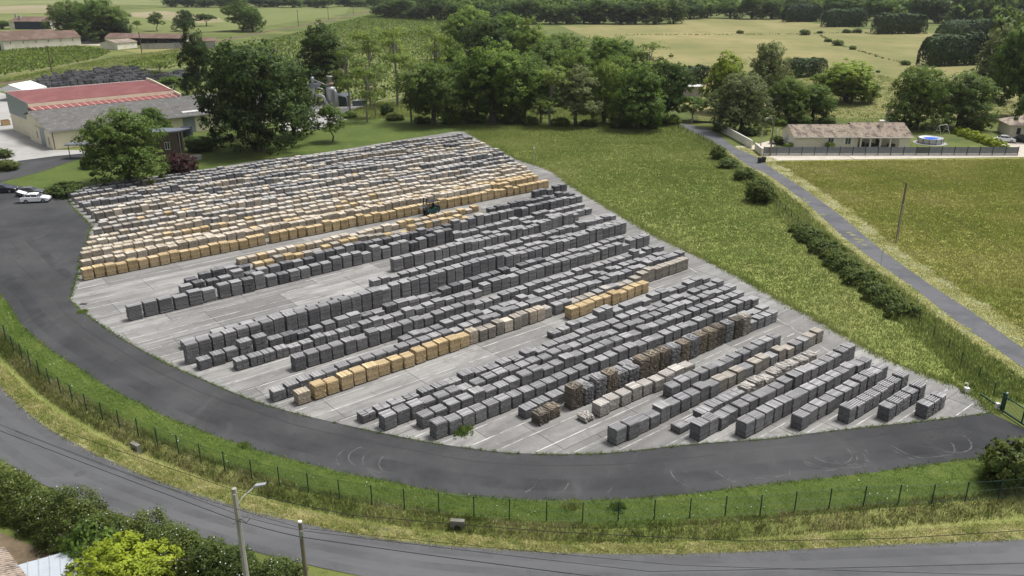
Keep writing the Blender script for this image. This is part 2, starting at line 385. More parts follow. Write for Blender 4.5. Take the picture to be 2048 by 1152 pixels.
sheet('main_road', ribbon_poly(ru, rd[::-1][::-1]), .006, M_ROAD)
# drive
drive = [tuple(p) for p in ao] + pl([(2140,870),(2048,858)]) + [tuple(p) for p in yf[::-1]] + [tuple(p) for p in yl[::-1][1:]] + pl([(118,388),(100,386),(60,376),(0,365),(-90,352)])
sheet('asphalt_drive', drive, .02, M_ASPH)
sheet('side_drive', pl([(-90,372),(0,364.5),(30,357),(87,342),(130,327),(168,315),(178,306),(110,312),(35,322),(34,337),(0,346),(-90,350)]), .024, M_ASPH)
sheet('concrete_apron', pl([(-90,160),(40,196),(45,240),(57,268),(104,300),(150,300),(182,302),(178,307),(110,313),(35,323),(-90,330)]), .012, M_APRON)
sheet('concrete_pad', pl([(560,260),(600,262),(640,258),(700,237),(725,232),(745,215),(700,205),(640,205),(560,225)]), .012, M_APRON)
sheet('lane', ribbon_poly(ll, lr), .016, M_LANE)
sheet('lane_verge', ribbon_poly(offset(ll, -2.0), ll), .008, M_STRAWV)
sheet('lane_verge', ribbon_poly(lr[20:], offset(lr, 2.6)[20:]), .009, M_STRAWV)
MEADOW = [tuple(p) for p in yr] + pl([(940,252),(1200,250),(1335,247)]) + [tuple(p) for p in fr]
sheet('meadow', MEADOW, .004, M_MEADOW)
FIELD = [tuple(p) for p in offset(lr, 2.6)[30:]] + pl([(2600,720),(2600,312),(2048,315),(1560,322)])
sheet('grass_field', FIELD, .005, M_FIELD)
LAWN = pl([(0,365),(60,376),(118,388),(134,386)]) + [tuple(p) for p in yt[::-1]] + pl([(1335,246),(1000,238),(860,236),(720,236),(600,262),(430,262),(300,300),(190,304),(168,315),(87,342),(30,357)])
sheet('lawn', LAWN, .002, M_LAWN)
HAY = pl([(1120,51),(1360,46),(1345,36),(1560,38),(1720,58),(1860,66),(1990,84),(1960,140),(2048,190),(2300,230),(2300,235),(1400,238),(1340,175),(1280,120)])
sheet('hay_meadow', HAY, .004, M_HAY)
sheet('house_gravel', pl([(1520,300),(1532,324),(1560,321),(2048,314),(2300,312),(2300,308),(2044,308),(1530,309),(1530,302),(1560,285),(1590,285),(1590,280),(1545,280),(1500,292),(1470,292),(1480,298)]), .010, M_GRAVEL)
sheet('neighbour_drive', pl([(1985,275),(2005,300),(2060,318),(2100,300),(2048,285),(2010,272)]), .012, M_GRAVEL)
sheet('farm_yard', pl([(155,92),(170,90),(215,92),(200,84),(165,82)]), .012, M_GRAVEL)
sheet('farm_yard_hay', pl([(245,100),(380,92),(383,95),(330,104),(280,107)]), .008, M_HAY)
rail = smooth_line(pl([(-60,178),(120,145),(210,126),(320,106),(390,92),(520,66),(620,48),(745,22)]), 20)
sheet('railway_bed', ribbon_poly(offset(rail, 2.2), offset(rail, -2.2)), .012, layered('rusty ballast', (.2, .15, .11), [((.13, .1, .075), .3, .45, .6, .8), ((.3, .25, .18), .15, .55, .7, .6)]))
M_RAIL = plain('rusty rail', (.12, .075, .05), .7, .2)
for k in (-.75, .75):
    tag(MB().tube([(p[0], p[1], .12) for p in offset(rail, k)], .07, 4).obj('railway_rail', M_RAIL), kind='structure')

# far fields: vineyards and ploughed strips, on the ground between the woods
def stripes(name, a, b, period, rz, c3=None):
    n = N(name); v = n.mapv(n.pos(), (1, 1, 1), rz)
    w = n.n('ShaderNodeTexWave'); w.wave_type = 'BANDS'; w.bands_direction = 'X'; w.inputs['Scale'].default_value = 1 / period * .314
    w.inputs['Distortion'].default_value = 2.5; w.inputs['Detail'].default_value = 3; w.inputs['Detail Scale'].default_value = .6
    n.l(v, w.inputs['Vector']); c = n.mix(n.ramp(w.outputs['Fac'], .25, .75), a, b)
    c = n.mix(n.ramp(n.noise(v, .02, 4), .45, .65, 0, .6), c, c3 or b)
    c = n.mix(n.ramp(n.noise(v, .6, 4), .55, .75, 0, .4), c, a)
    return n.done(n.bsdf(c, .9, 0, .15))
M_V1 = stripes('vineyard ground', (.13, .15, .05), (.22, .215, .105), 4.0, .5)
M_V2 = stripes('far vine rows', (.10, .135, .036), (.18, .195, .07), 7.0, 1.1)
M_PALE = layered('pale ploughed field', (.27, .23, .14), [((.19, .19, .085), .01, .45, .6, .8, (1, .2, 1)), ((.33, .27, .18), .03, .52, .65, .5)])
VINE_C = pl([(500,92),(560,76),(640,56),(745,30),(850,33),(912,48),(935,95),(900,150),(800,195),(690,215),(560,215),(490,160)])
sheet('vineyard', VINE_C, .006, M_V1)
VINE_L = pl([(-60,112),(40,100),(150,94),(205,100),(222,106),(200,117),(110,136),(0,153),(-60,160)])
sheet('vineyard', VINE_L, .006, M_V1)
VINE_M = pl([(250,128),(330,112),(400,104),(400,130),(330,140),(260,140)])
sheet('vineyard', VINE_M, .006, M_V1)
sheet('far_vineyard', pl([(210,24),(350,14),(520,18),(560,12),(700,14),(690,28),(560,48),(440,62),(330,66),(260,54)]), .006, M_V2)
sheet('far_vineyard', pl([(-120,34),(120,26),(110,60),(-120,66)]), .006, M_V2)
sheet('ploughed_field', pl([(-120,14),(160,8),(140,25),(-120,30)]), .007, M_PALE)
sheet('ploughed_field', pl([(240,26),(330,22),(440,36),(450,44),(400,46),(270,34)]), .008, M_PALE)
sheet('far_meadow', pl([(-200,-2),(350,-6),(345,12),(200,8),(-200,12)]), .006, layered('far green field', (.15, .18, .06), [((.22, .22, .09), .01, .45, .6, .8), ((.1, .13, .04), .02, .55, .7, .6)]))

# concrete yard of cast slabs with open joints
yard = empty('concrete_yard'); yard['kind'] = 'structure'
def clip(P, u0, u1, v0, v1):
    for ax, val, sg in ((0, u0, 1), (0, u1, -1), (1, v0, 1), (1, v1, -1)):
        Q = []
        for i in range(len(P)):
            a, b = P[i-1], P[i]; ia, ib = sg * (a[ax] - val) >= 0, sg * (b[ax] - val) >= 0
            if ia != ib:
                t = (val - a[ax]) / (b[ax] - a[ax]); Q.append((a[0] + t * (b[0]-a[0]), a[1] + t * (b[1]-a[1])))
            if ib: Q.append(b)
        P = Q
        if len(P) < 3: return []
    return P
YUV = [(p[0]*UX + p[1]*UY, p[0]*VX + p[1]*VY) for p in YARD]
M_JOINT = plain('dark joint dirt', (.13, .125, .11), .95, var=.3, scale=1, world=True)
o = sheet('slab_bed', YARD, .026, M_JOINT, None); o.parent = yard
vs = np.arange(20.6, 166, 5.3); nslab = 0
for i, v0 in enumerate(vs):
    off = (i * 3.7) % 9.0
    for u0 in np.arange(10 - off, 126, 9.0):
        P = clip(YUV, u0 + .03, u0 + 8.97, v0 + .03, v0 + 5.27)
        if len(P) < 3: continue
        ar = abs(sum(P[k-1][0]*P[k][1] - P[k][0]*P[k-1][1] for k in range(len(P)))) / 2
        if ar < .3: continue
        h = .05 + random.uniform(-.004, .004)
        mb = MB().prismz([W(*p) for p in P], .03, h)
        mb.obj('slab', M_CONC, yard); nslab += 1
print('slabs', nslab)
# ------------------------------------------------------------------ stave stacks
def woodmat(name, ca, cb, isl=.3, stuff=False, end=None):
    n = N(name)
    if stuff:
        at = n.n('ShaderNodeAttribute'); at.attribute_name = 'tone'; f = at.outputs['Fac']
    else: f = n.n('ShaderNodeObjectInfo').outputs['Random']
    c = n.mix(f, ca, cb)
    ge = n.n('ShaderNodeNewGeometry')
    c = n.mix(1.0, c, n.mix(ge.outputs['Random Per Island'], (1 - isl,) * 3, (1 + isl * .8, 1 + isl * .75, 1 + isl * .7)), 'MULTIPLY')
    v = n.pos(True)
    g = n.noise(v, 3.5, 5, .7)
    c = n.mix(n.ramp(g, .5, .75, 0, .45), c, tuple(x * .55 for x in ca))
    return n.done(n.bsdf(c, .85, 0, .2, bump=n.noise(v, 30, 3), bstr=.25, bdist=.01))
WC = {'g': ((.165, .165, .17), (.25, .247, .248), 'grey'), 'h': ((.46, .355, .2), (.58, .46, .285), 'honey'), 'c': ((.42, .36, .28), (.60, .54, .45), 'cream'),
      'b': ((.12, .108, .092), (.23, .195, .15), 'brown'), 'p': ((.33, .31, .285), (.42, .40, .37), 'pale'), 't': ((.25, .23, .2), (.33, .30, .26), 'tan'),
      'd': ((.105, .106, .112), (.15, .15, .155), 'dark')}
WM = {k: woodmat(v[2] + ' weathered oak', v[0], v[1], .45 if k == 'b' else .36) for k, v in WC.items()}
WT = {k: woodmat('top lit bleached ' + v[2] + ' oak', tuple(min(.8, x * (1.5 if k in 'gd' else 1.3 if k not in 'ch' else 1.08)) for x in v[0]), tuple(min(.8, x * (1.42 if k in 'gd' else 1.25 if k not in 'ch' else 1.06)) for x in v[1]), .3) for k, v in WC.items()}  # top layer: bleached wood, lightened further so light from above is in the colour
WTS = {k: woodmat('top lit bleached ' + v[2] + ' oak far', tuple(min(.8, x * (1.5 if k in 'gd' else 1.3 if k not in 'ch' else 1.08)) for x in v[0]), tuple(min(.8, x * (1.42 if k in 'gd' else 1.25 if k not in 'ch' else 1.06)) for x in v[1]), .2, True) for k, v in WC.items()}  # far stacks: same paler tops, bleaching plus painted-in top light
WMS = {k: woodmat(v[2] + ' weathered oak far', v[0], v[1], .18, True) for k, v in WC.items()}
M_PALLET = plain('damp pallet wood', (.085, .075, .062), .9, var=.25, rnd=.2)
PAL = {}
def pallet(w):
    if w not in PAL:
        B = [[0, y, .045, w, .1, .09, 0] for y in (-.44, 0, .44)] + [[x, 0, .105, .1, .98, .03, 0] for x in np.linspace(-w/2 + .05, w/2 - .05, 6)]
        PAL[w] = mesh_np('pallet', *boxes_np(B), [M_PALLET])
    return PAL[w]
PILE = {}
def pile_boxes(kind, h, w, d, r, top, lod=False):
    z0 = .12; B = []; H = h - z0
    B.append([0, 0, z0 + H * .46, w - .5, d - .5, H * .9, 0])
    if lod:
        n = max(3, int(H / .16)); dz = H / n
        for i in range(n):
            B.append([r.normal(0, .012), r.normal(0, .012), z0 + dz * (i + .5), w - r.uniform(0, .07), d - r.uniform(0, .06), dz * .62, r.normal(0, .012)])
        for k in range(4): B.append([0, -d/2 + d * (k + .5) / 4, h + .012, w - r.uniform(0, .1), d / 4 - .03, .03, 0])
        return B
    dz = .078 if kind != 'rough' else .085; n = max(2, int(round(H / dz))); dz = H / n
    blocks = [(0, w)] if kind in ('tight', 'rough') else [(-w/4 - .008, w/2 - .03), (w/4 + .008, w/2 - .03)]
    tier = {int(n * .5)} if (kind in ('double', 'rough') and h > 1.15) else set()
    for bx, bw in blocks:
        for i in range(n):
            if i in tier: continue
            z = z0 + dz * (i + .5); topl = i == n - 1
            if topl and top == 'open' : continue
            along_u = (i % 2 == 0) if kind != 'rough' else False
            jit = .018 if kind != 'rough' else .05
            if along_u:
                m = 8
                for k in range(m):
                    if r.random() < .03 and topl: continue
                    ww = d / m
                    B.append([bx + r.normal(0, jit), -d/2 + ww * (k + .5), z + (r.normal(0, .006) if topl else 0), bw - abs(r.normal(0, jit)), ww * r.uniform(.8, .97), dz * (r.uniform(.5, .76) if not topl else .85), r.normal(0, .012)])
            else:
                m = max(4, int(round(bw / .125))) if kind != 'rough' else max(6, int(bw / .09))
                for k in range(m):
                    if kind == 'rough' and r.random() < .06: continue
                    ww = bw / m
                    B.append([bx - bw/2 + ww * (k + .5), r.normal(0, jit), z + (r.normal(0, .012) if kind == 'rough' else 0), ww * r.uniform(.72, .97), d - abs(r.normal(0, jit)), dz * (r.uniform(.48, .76) if not topl else .85), r.normal(0, .012 if kind != 'rough' else .03)])
    if kind == 'rough':                        # loose billets thrown on top
        for k in range(10):
            B.append([r.uniform(-w*.35, w*.35), r.uniform(-.12, .12), h + r.uniform(0, .07), .08, d * r.uniform(.75, 1.0), .05, r.normal(0, .35)])
    return B
def pile_mesh(kind, h, w, seed, top):
    key = (kind, h, w, seed, top)
    if key not in PILE:
        r = np.random.default_rng(hash(key) % 10000 if False else int(h * 100) * 7 + int(w * 100) + seed * 131 + len(kind) * 17)
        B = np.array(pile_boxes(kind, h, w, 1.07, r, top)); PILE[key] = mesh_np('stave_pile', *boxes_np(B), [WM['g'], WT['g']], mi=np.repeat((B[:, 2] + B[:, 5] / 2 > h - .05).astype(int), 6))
    return PILE[key]
SLAT = mesh_np('top_stave', *boxes_np([[0, 0, .03, 1.1, .095, .06, 0]]), [WM['g']])
HS = [.36, .5, .65, .8, .92, 1.05, 1.2, 1.32, 1.5, 1.7, 1.95, 2.15]
def hq(h): return min(HS, key=lambda x: abs(x - h))

STK = []          # u, v (centre), h, kind, colour, width, row, index in row
def ux(x, v):     # u of the yard point on line v seen at pixel column x
    k = (x - CX) / F
    return (v * VX - k * v * VY * CP - k * CH * SP) / (k * UY * CP - UX)
def row(name, v0, v1, ua, ub, segs):
    """segs: (u_from, u_to, pitch, height, kind, colour(s), height spread)"""
    idx = 0
    for (s0, s1, pit, h, kind, cols, hv) in segs:
        n = max(1, int(round((s1 - s0) / pit))); p = (s1 - s0) / n; hh = h
        for i in range(n):
            u = s0 + p * (i + .5)
            if i % random.randint(2, 4) == 0 or random.random() < .4: hh = h + random.uniform(-hv, hv) * 1.4
            w = min([.95, 1.03, 1.1, 1.18, 1.28, 1.4, 1.5], key=lambda q: abs(q - (min(p, pit) - random.choice([.15, .18, .21, .25]))))
            t = (u - ua) / max(1, ub - ua)
            STK.append(dict(u=u + random.uniform(-.04, .04), v=v0 + (v1 - v0) * t + .5 + random.gauss(0, .05), h=hq(hh * 1.07 + random.uniform(-.04, .04)), kind=kind,
                            col=random.choice(cols), w=w, row=name, i=(idx := idx + 1)))
T_, D_, R_ = 'tight', 'double', 'rough'
ROWS = []
def R(name, v0, v1, ua, ub, *segs): ROWS.append(name); row(name, v0, v1, ua, ub, [s if len(s) == 7 else (*s, .09) for s in segs])
P0 = 1.36
R('row nearest the gate', 25.4, 25.4, 67.4, 71.05, (67.4, 71.05, 1.22, 1.28, T_, 'g'))
R('second row from the gate', 27.25, 27.3, 64.4, 71.6, (64.4, 71.4, P0, 1.27, T_, 'g'))
R('third row from the gate', 29.25, 29.3, 61.5, 72, (61.5, 72.2, P0, 1.27, T_, 'g'))
R('fourth row from the gate', 31.2, 31.4, 57.4, 72.6, (57.4, 72.6, P0, 1.27, T_, 'g'))
R('fifth row from the gate', 33.4, 33.4, 52.7, 73, (52.7, 73.1, P0, 1.27, T_, 'g'))
R('sixth row from the gate', 35.55, 35.6, 49.4, 74.3, (49.4, 74.3, P0, 1.27, T_, 'g'))
R('seventh row from the gate', 37.4, 37.8, 49.1, 71, (49.1, 52.0, 1.42, .55, T_, 'g'), (52.0, 58.6, 1.65, .8, D_, 'g'), (58.8, 67.5, 1.45, .8, R_, 'p', .18), (67.8, 71.0, 1.6, .65, R_, 'p'))
R('eighth row from the gate', 39.4, 40.0, 43.7, 75.6, (43.7, 57.5, 1.38, 1.3, T_, 'g'), (57.5, 75.6, P0, 1.15, T_, 'tttg'))
R('ninth row from the gate', 41.7, 42.1, 53.3, 71, (53.3, 71.0, P0, 1.15, T_, 'g'))
R('tenth row from the gate', 43.6, 43.6, 44.4, 59, (44.3, 45.6, 1.3, .36, R_, 'p'), (45.9, 58.9, 1.44, 1.2, T_, 'p'))
R('eleventh row from the gate', 45.9, 46.1, 41, 72, (41, 43.8, 1.4, .92, R_, 'b'), (44.95, ux(1501, 46.0), 1.5, 1.95, R_, 'bbgtbbg', .25), (ux(1502, 46), ux(1556, 46), 1.3, 1.2, T_, 'g'))
ek = ux(1539, 47.7)
R('twelfth row from the gate', 47.5, 47.8, 40.7, ek, (40.8, ek, 1.6, .92, D_, 'g'))
el = ux(1516, 49.7)
R('thirteenth row from the gate', 49.5, 49.8, 32.9, el, (32.9, el, P0, 1.22, T_, 'g', .1))
em = ux(1488, 51.9)
R('fourteenth row from the gate', 51.8, 51.9, 33.1, em, (33.1, em, P0, 1.25, T_, 'g', .1))
en = ux(1474, 53.8)
R('fifteenth row from the gate', 53.6, 53.9, 30.5, en, (30.5, en, P0, 1.15, T_, 'g', .1))
eo = ux(1448, 56)
R('sixteenth row from the gate', 55.8, 56.0, 29.6, eo, (29.6, eo, 1.55, .92, D_, 'g', .12))
ep = ux(1424, 58.4)
R('seventeenth row from the gate', 58.3, 58.6, 54, ep, (54, 60.8, 1.5, .8, D_, 'g', .15), (60.8, 63.3, 1.3, 1.1, T_, 'g'), (63.3, ep, 1.6, .75, D_, 'g', .1))
R('eighteenth row from the gate', 60.9, 61.2, 59, 72.4, (59.0, 72.4, 1.34, 1.25, T_, 'h'))
R('nineteenth row from the gate', 62.1, 63.6, 26.9, 82.7, (26.9, 28.2, 1.3, 1.2, T_, 'c'), (28.4, 46.4, 1.38, 1.32, T_, 'h'), (46.4, 58.2, 1.2, 1.3, T_, 'ptc', .1), (58.6, 72, 1.4, .95, T_, 'tpg', .1), (72, 82.7, 1.36, 1.4, T_, 'tt', .15))
R('twentieth row from the gate', 64.2, 65.9, 25.4, 85, (25.4, 85, P0, 1.2, T_, 'g', .12))
R('twenty-first row from the gate', 66.4, 67.8, 40.5, 84, (40.5, 84, P0, 1.05, T_, 'g', .15))
R('twenty-second row from the gate', 68.6, 70.1, 29.6, 85.7, (29.6, 52, 1.38, 1.35, T_, 'g', .12), (52, 85.7, P0, 1.1, T_, 'g', .15))
R('twenty-third row from the gate', 72.3, 73.6, 25.4, 86.6, (25.4, 56, 1.42, .85, D_, 'g', .14), (56, 86.6, 1.45, 1.25, D_, 'g', .15))
R('twenty-fourth row from the gate', 74.7, 76.9, 22.7, 85, (22.7, 26.8, 1.35, .8, T_, 'g', .2), (26.8, 30, 1.5, 1.5, D_, 'g'), (30, 85, 1.55, .8, D_, 'gggd', .2))
R('twenty-fifth row from the gate', 76.9, 79.7, 22.2, 88.3, (22.2, 64, 1.36, 2.1, T_, 'g', .12), (64.2, 88.3, P0, 1.55, T_, 'g', .2))
R('twenty-sixth row from the gate', 80.6, 82.6, 23.1, 90, (23.1, 90, 1.6, .75, D_, 'g', .15))
R('twenty-seventh row from the gate', 83.3, 85.3, 47, 92.2, (47, 92, 1.4, .85, T_, 'g', .15))
R('twenty-eighth row from the gate', 86.9, 88.4, 52.3, 87, (52.3, 58.8, 1.6, 1.55, D_, 'g', .03), (59, 66.5, 1.25, 1.5, D_, 'g', .2), (66.6, 87, 1.2, 1.5, D_, 'g', .35))
R('twenty-ninth row from the gate', 89.6, 90.6, 63, 92, (63, 92, 1.6, .95, D_, 'g', .2))
R('thirtieth row from the gate', 91.8, 93.2, 21.1, 93, (21.1, 31.2, 1.72, 1.5, D_, 'g', .05), (31.4, 66, 1.5, 1.5, D_, 'ggd', .25), (66, 93, 1.6, .95, D_, 'g', .15))
R('thirty-first row from the gate', 96.2, 95.6, 28.3, 94.8, (28.3, 46, 1.55, 1.3, D_, 'dg', .3), (46, 94.8, 1.5, 1.6, D_, 'dg', .25))
R('thirty-second row from the gate', 99.3, 99.6, 30, 97, (30, 38.5, 1.6, .9, D_, 'dg', .2), (39, 77, 1.4, .92, T_, 'hht', .25), (78, 97, 1.5, 1.1, D_, 'd', .25))
R('thirty-third row from the gate', 102.4, 103.9, 38, 99, (38, 79, 1.4, .8, T_, 'ccch', .12), (91, 99, 1.5, 1.0, D_, 'd', .25))
UB = [(107, 20.6), (111, 21.2), (115, 21.9), (119.6, 23.2), (122, 24.4), (127, 26.3), (132, 29.0), (138, 29.2), (160, 29.6)]
UE = [(107, 98), (112, 99), (119, 103), (124, 105), (129, 107.3), (134, 108.6), (142, 111.2), (154, 115.2), (160, 116)]
def lerp(T, v): return float(np.interp(v, [a for a, b in T], [b for a, b in T]))
R('front row of the upper block', 109.1, 107.5, 20.7, 98, (20.7, 44.8, 1.37, 1.32, T_, 'h', .04), (45.4, 98, 1.37, 1.42, T_, 'h', .12))
NU = 18
for k in range(NU):
    v = 111.7 + k * 2.7; a, b = lerp(UB, v), lerp(UE, v); t = k / (NU - 1)
    segs = []; u = a
    while u < b - 1.2:
        ln = min(random.choice([6.8, 9.5, 12.2, 16.4]), b - u)
        if b - u - ln < 2.5: ln = b - u
        f = (u - a) / (b - a)
        if k == 0: cols, h = ('h' if f > .72 else 'c'), (1.5 if f < .72 else 1.35)
        elif k == 1: cols, h = ('cch' if f < .75 else 'hhc'), 1.0
        elif k < 4: cols, h = random.choice(['cccccccch', 'cccp', 'cccc']), random.choice([.8, .92, 1.05])
        elif k < 6: cols, h = random.choice(['cccp', 'ppppc', 'cccccp', 'pppt']), random.choice([.8, .92, 1.05, 1.2])
        elif k < 11: cols, h = random.choice(['ppppt', 'ppppcg', 'tttc', 'pppccc', 'ppppcph', 'gggp', 'cccp']), random.choice([.8, .92, 1.05, 1.32])
        elif k < 15: cols, h = random.choice(['ggggp', 'gggt', 'ppppg', 'pppcc', 'ttttc', 'gggp']), random.choice([.8, .92, 1.05, 1.2])
        else: cols, h = random.choice(['gg', 'ggt', 'gtg', 'ggp']), random.choice([.8, .92, 1.05])
        segs.append((u, u + ln, P0, h, T_, cols, .1)); u += ln
    R(nth(k + 2) + ' row of the upper block', v, v - .3, a, b, *segs)
print('stacks', len(STK))
ADJ = {'g': 'weathered grey', 'h': 'honey coloured', 'c': 'cream', 'b': 'rough brown', 'p': 'pale grey', 't': 'tan', 'd': 'dark grey'}
NAMES = {'g': 'grey_stave_stack', 'h': 'honey_stave_stack', 'c': 'cream_stave_stack', 'b': 'brown_billet_stack', 'p': 'pale_stave_stack', 't': 'tan_stave_stack', 'd': 'dark_stave_stack'}
CATN = 'wood stack'
byc = {}
for s in STK:
    s['xy'] = W(s['u'], s['v']); s['dist'] = math.hypot(*s['xy']); byc.setdefault(s['col'], []).append(s)
CAP = {'g': 300, 'h': 140, 'c': 150, 'b': 60, 'p': 90, 't': 60, 'd': 40}
SLATTED = 0
for c, L in byc.items():
    L.sort(key=lambda s: s['dist'] - s['h'] * 6)
    near, far = L[:CAP[c]], L[CAP[c]:]
    for s in near:
        upper = 'upper block' in s['row']
        lab = f"{ADJ[c]} stave stack, {nth(s['i'])} from the left, {s['row']}"
        z = .052; rz = ROWROT + random.gauss(0, .022)
        root = empty(NAMES[c], (s['xy'][0], s['xy'][1], z), rz, lab, CATN, f"{ADJ[c]} stave stacks in the yard")
        seed = random.randint(0, 1); w = s['w']
        if s['dist'] < 150: inst(pallet(w), 'pallet', root)
        top = 'open' if (s['kind'] == T_ and s['dist'] < 120 and c in 'ghp' and random.random() < .55) else 'solid'
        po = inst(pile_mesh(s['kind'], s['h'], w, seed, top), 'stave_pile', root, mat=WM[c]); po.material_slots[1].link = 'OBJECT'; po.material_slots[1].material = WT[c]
        if top == 'open':
            for k in range(5):
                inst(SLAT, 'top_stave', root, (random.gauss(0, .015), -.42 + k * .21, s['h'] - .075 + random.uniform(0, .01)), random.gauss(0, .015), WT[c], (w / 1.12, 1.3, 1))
    if far:
        Bx = []; tone = []; tp = []; r = np.random.default_rng(5)
        for s in far:
            B = np.array(pile_boxes(s['kind'], s['h'], min(max(s['w'], .9), 1.6), 1.07, r, 'solid', True))
            a = ROWROT; x, y = B[:, 0].copy(), B[:, 1].copy()
            B[:, 0] = x * math.cos(a) - y * math.sin(a) + s['xy'][0]; B[:, 1] = x * math.sin(a) + y * math.cos(a) + s['xy'][1]
            B[:, 2] += .052 - .1 * 0; B[:, 6] += a
            B = np.vstack([B, [[s['xy'][0], s['xy'][1], .10, .9, .9, .1, a]]])
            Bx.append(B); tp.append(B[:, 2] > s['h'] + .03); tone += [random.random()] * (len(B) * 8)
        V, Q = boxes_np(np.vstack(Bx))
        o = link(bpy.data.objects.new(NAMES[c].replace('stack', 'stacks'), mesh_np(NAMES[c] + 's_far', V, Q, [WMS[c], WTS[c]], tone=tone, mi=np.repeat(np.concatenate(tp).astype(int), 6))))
        tag(o, f"{ADJ[c]} stave stacks filling the far part of the yard", CATN, kind='stuff')
# painted row lines and the lane line along the meadow side
LU = []
for v in [24.0] + [26.7, 28.7, 30.7, 32.8, 34.9, 36.9, 38.9, 41.0, 43.0, 45.2, 47.1, 49.0, 51.2, 53.1, 55.2, 57.5, 59.6, 61.6, 63.8, 66.0, 68.1, 70.4, 72.0, 74.3, 76.4, 78.5, 80.4, 83, 85.4, 87, 89.4, 91.4, 93.7, 96, 98.8, 101.6, 104.4, 106.6]:
    us = np.arange(14, 100, .25); pts = np.array([W(u, v) for u in us]); ok = inpoly(pts[:, 0], pts[:, 1], YARD)
    uu = us[ok]
    if len(uu) < 8: continue
    a, b = uu.min() + .25, uu.max() - (5.0 if v > 30 else 1.0)
    if b - a < 2: continue
    mb = MB().add([(*W(a, v - .05), .0595), (*W(b, v - .05), .0595), (*W(b, v + .05), .0595), (*W(a, v + .05), .0595)], [(0, 1, 2, 3)])
    mb.obj('painted_line', M_LINE, yard)
q = smooth_line(pl(YR[1:12])); q = offset(q, 4.0)
qq = offset(q, .1)
MB().add([(p[0], p[1], .0605) for p in q] + [(p[0], p[1], .0605) for p in qq], [(i, i + 1, len(q) + i + 1, len(q) + i) for i in range(len(q) - 1)]).obj('painted_line', M_LINE, yard)
# ------------------------------------------------------------------ foliage
def leaf_quads(P, Nn, size, rng, nshade=None, tone=None, aspect=.62):
    """P (n,3) leaf centres, Nn (n,3) leaf facing, size (n,) -> verts, quads, tone, shading normals"""
    n = len(P); Nn = Nn / (np.linalg.norm(Nn, axis=1)[:, None] + 1e-9)
    t = rng.normal(size=(n, 3)); t -= Nn * (t * Nn).sum(1)[:, None]; t /= np.linalg.norm(t, axis=1)[:, None] + 1e-9
    b = np.cross(Nn, t); s = size[:, None]
    V = np.stack([P - t * s, P + b * s * aspect, P + t * s, P - b * s * aspect], 1).reshape(-1, 3)
    Q = np.arange(n * 4).reshape(-1, 4)
    T = np.repeat(tone if tone is not None else rng.random(n), 4)
    S = np.repeat(nshade if nshade is not None else Nn, 4, axis=0)
    return V, Q, T, S
def unit(rng, n):
    d = rng.normal(size=(n, 3)); return d / np.linalg.norm(d, axis=1)[:, None]
def crown_data(lobes, nclump, nleaf, leaf, rc, rng, up=.25, low=-.55, inner=.15):
    """clumps of leaves spread over the skin (and a little inside) of overlapping lobes"""
    lob = np.array(lobes, float); wts = (lob[:, 3] * lob[:, 4] + lob[:, 3] * lob[:, 5]); wts /= wts.sum()
    k = rng.choice(len(lob), nclump, p=wts); d = unit(rng, nclump)
    d[:, 2] = np.where(d[:, 2] < low, -d[:, 2] * .6, d[:, 2]); d /= np.linalg.norm(d, axis=1)[:, None]
    rad = np.where(rng.random(nclump) < inner, rng.uniform(.35, .8, nclump), rng.uniform(.82, 1.1, nclump))
    C = lob[k, :3] + d * lob[k, 3:6] * rad[:, None]
    ct = np.clip(rng.normal(.45, .16, nclump), 0, 1)
    cr = rc * rng.uniform(.6, 1.35, nclump)
    idx = np.repeat(np.arange(nclump), nleaf); n = len(idx)
    o = unit(rng, n) * (rng.random(n) ** .45)[:, None] * cr[idx][:, None] * np.array([1, 1, .72])
    P = C[idx] + o
    outw = d[idx] / lob[k, 3:6][idx] * lob[k, 3][idx][:, None]; outw /= np.linalg.norm(outw, axis=1)[:, None]
    on = o / (cr[idx][:, None] + 1e-6)
    facing = outw * .5 + unit(rng, n) * .8 + np.array([0, 0, .35])
    sh = outw * .75 + on * .6 + np.array([0, 0, up]) + unit(rng, n) * .3
    sh /= np.linalg.norm(sh, axis=1)[:, None]
    tone = np.clip(ct[idx] + rng.normal(0, .14, n), 0, 1)
    return leaf_quads(P, facing, leaf * rng.uniform(.6, 1.35, n), rng, sh, tone)
M_BARK = plain('bark', (.075, .06, .045), .95, var=.3, scale=3)
M_BARKP = plain('pale bark', (.2, .18, .155), .9, var=.3, scale=3)
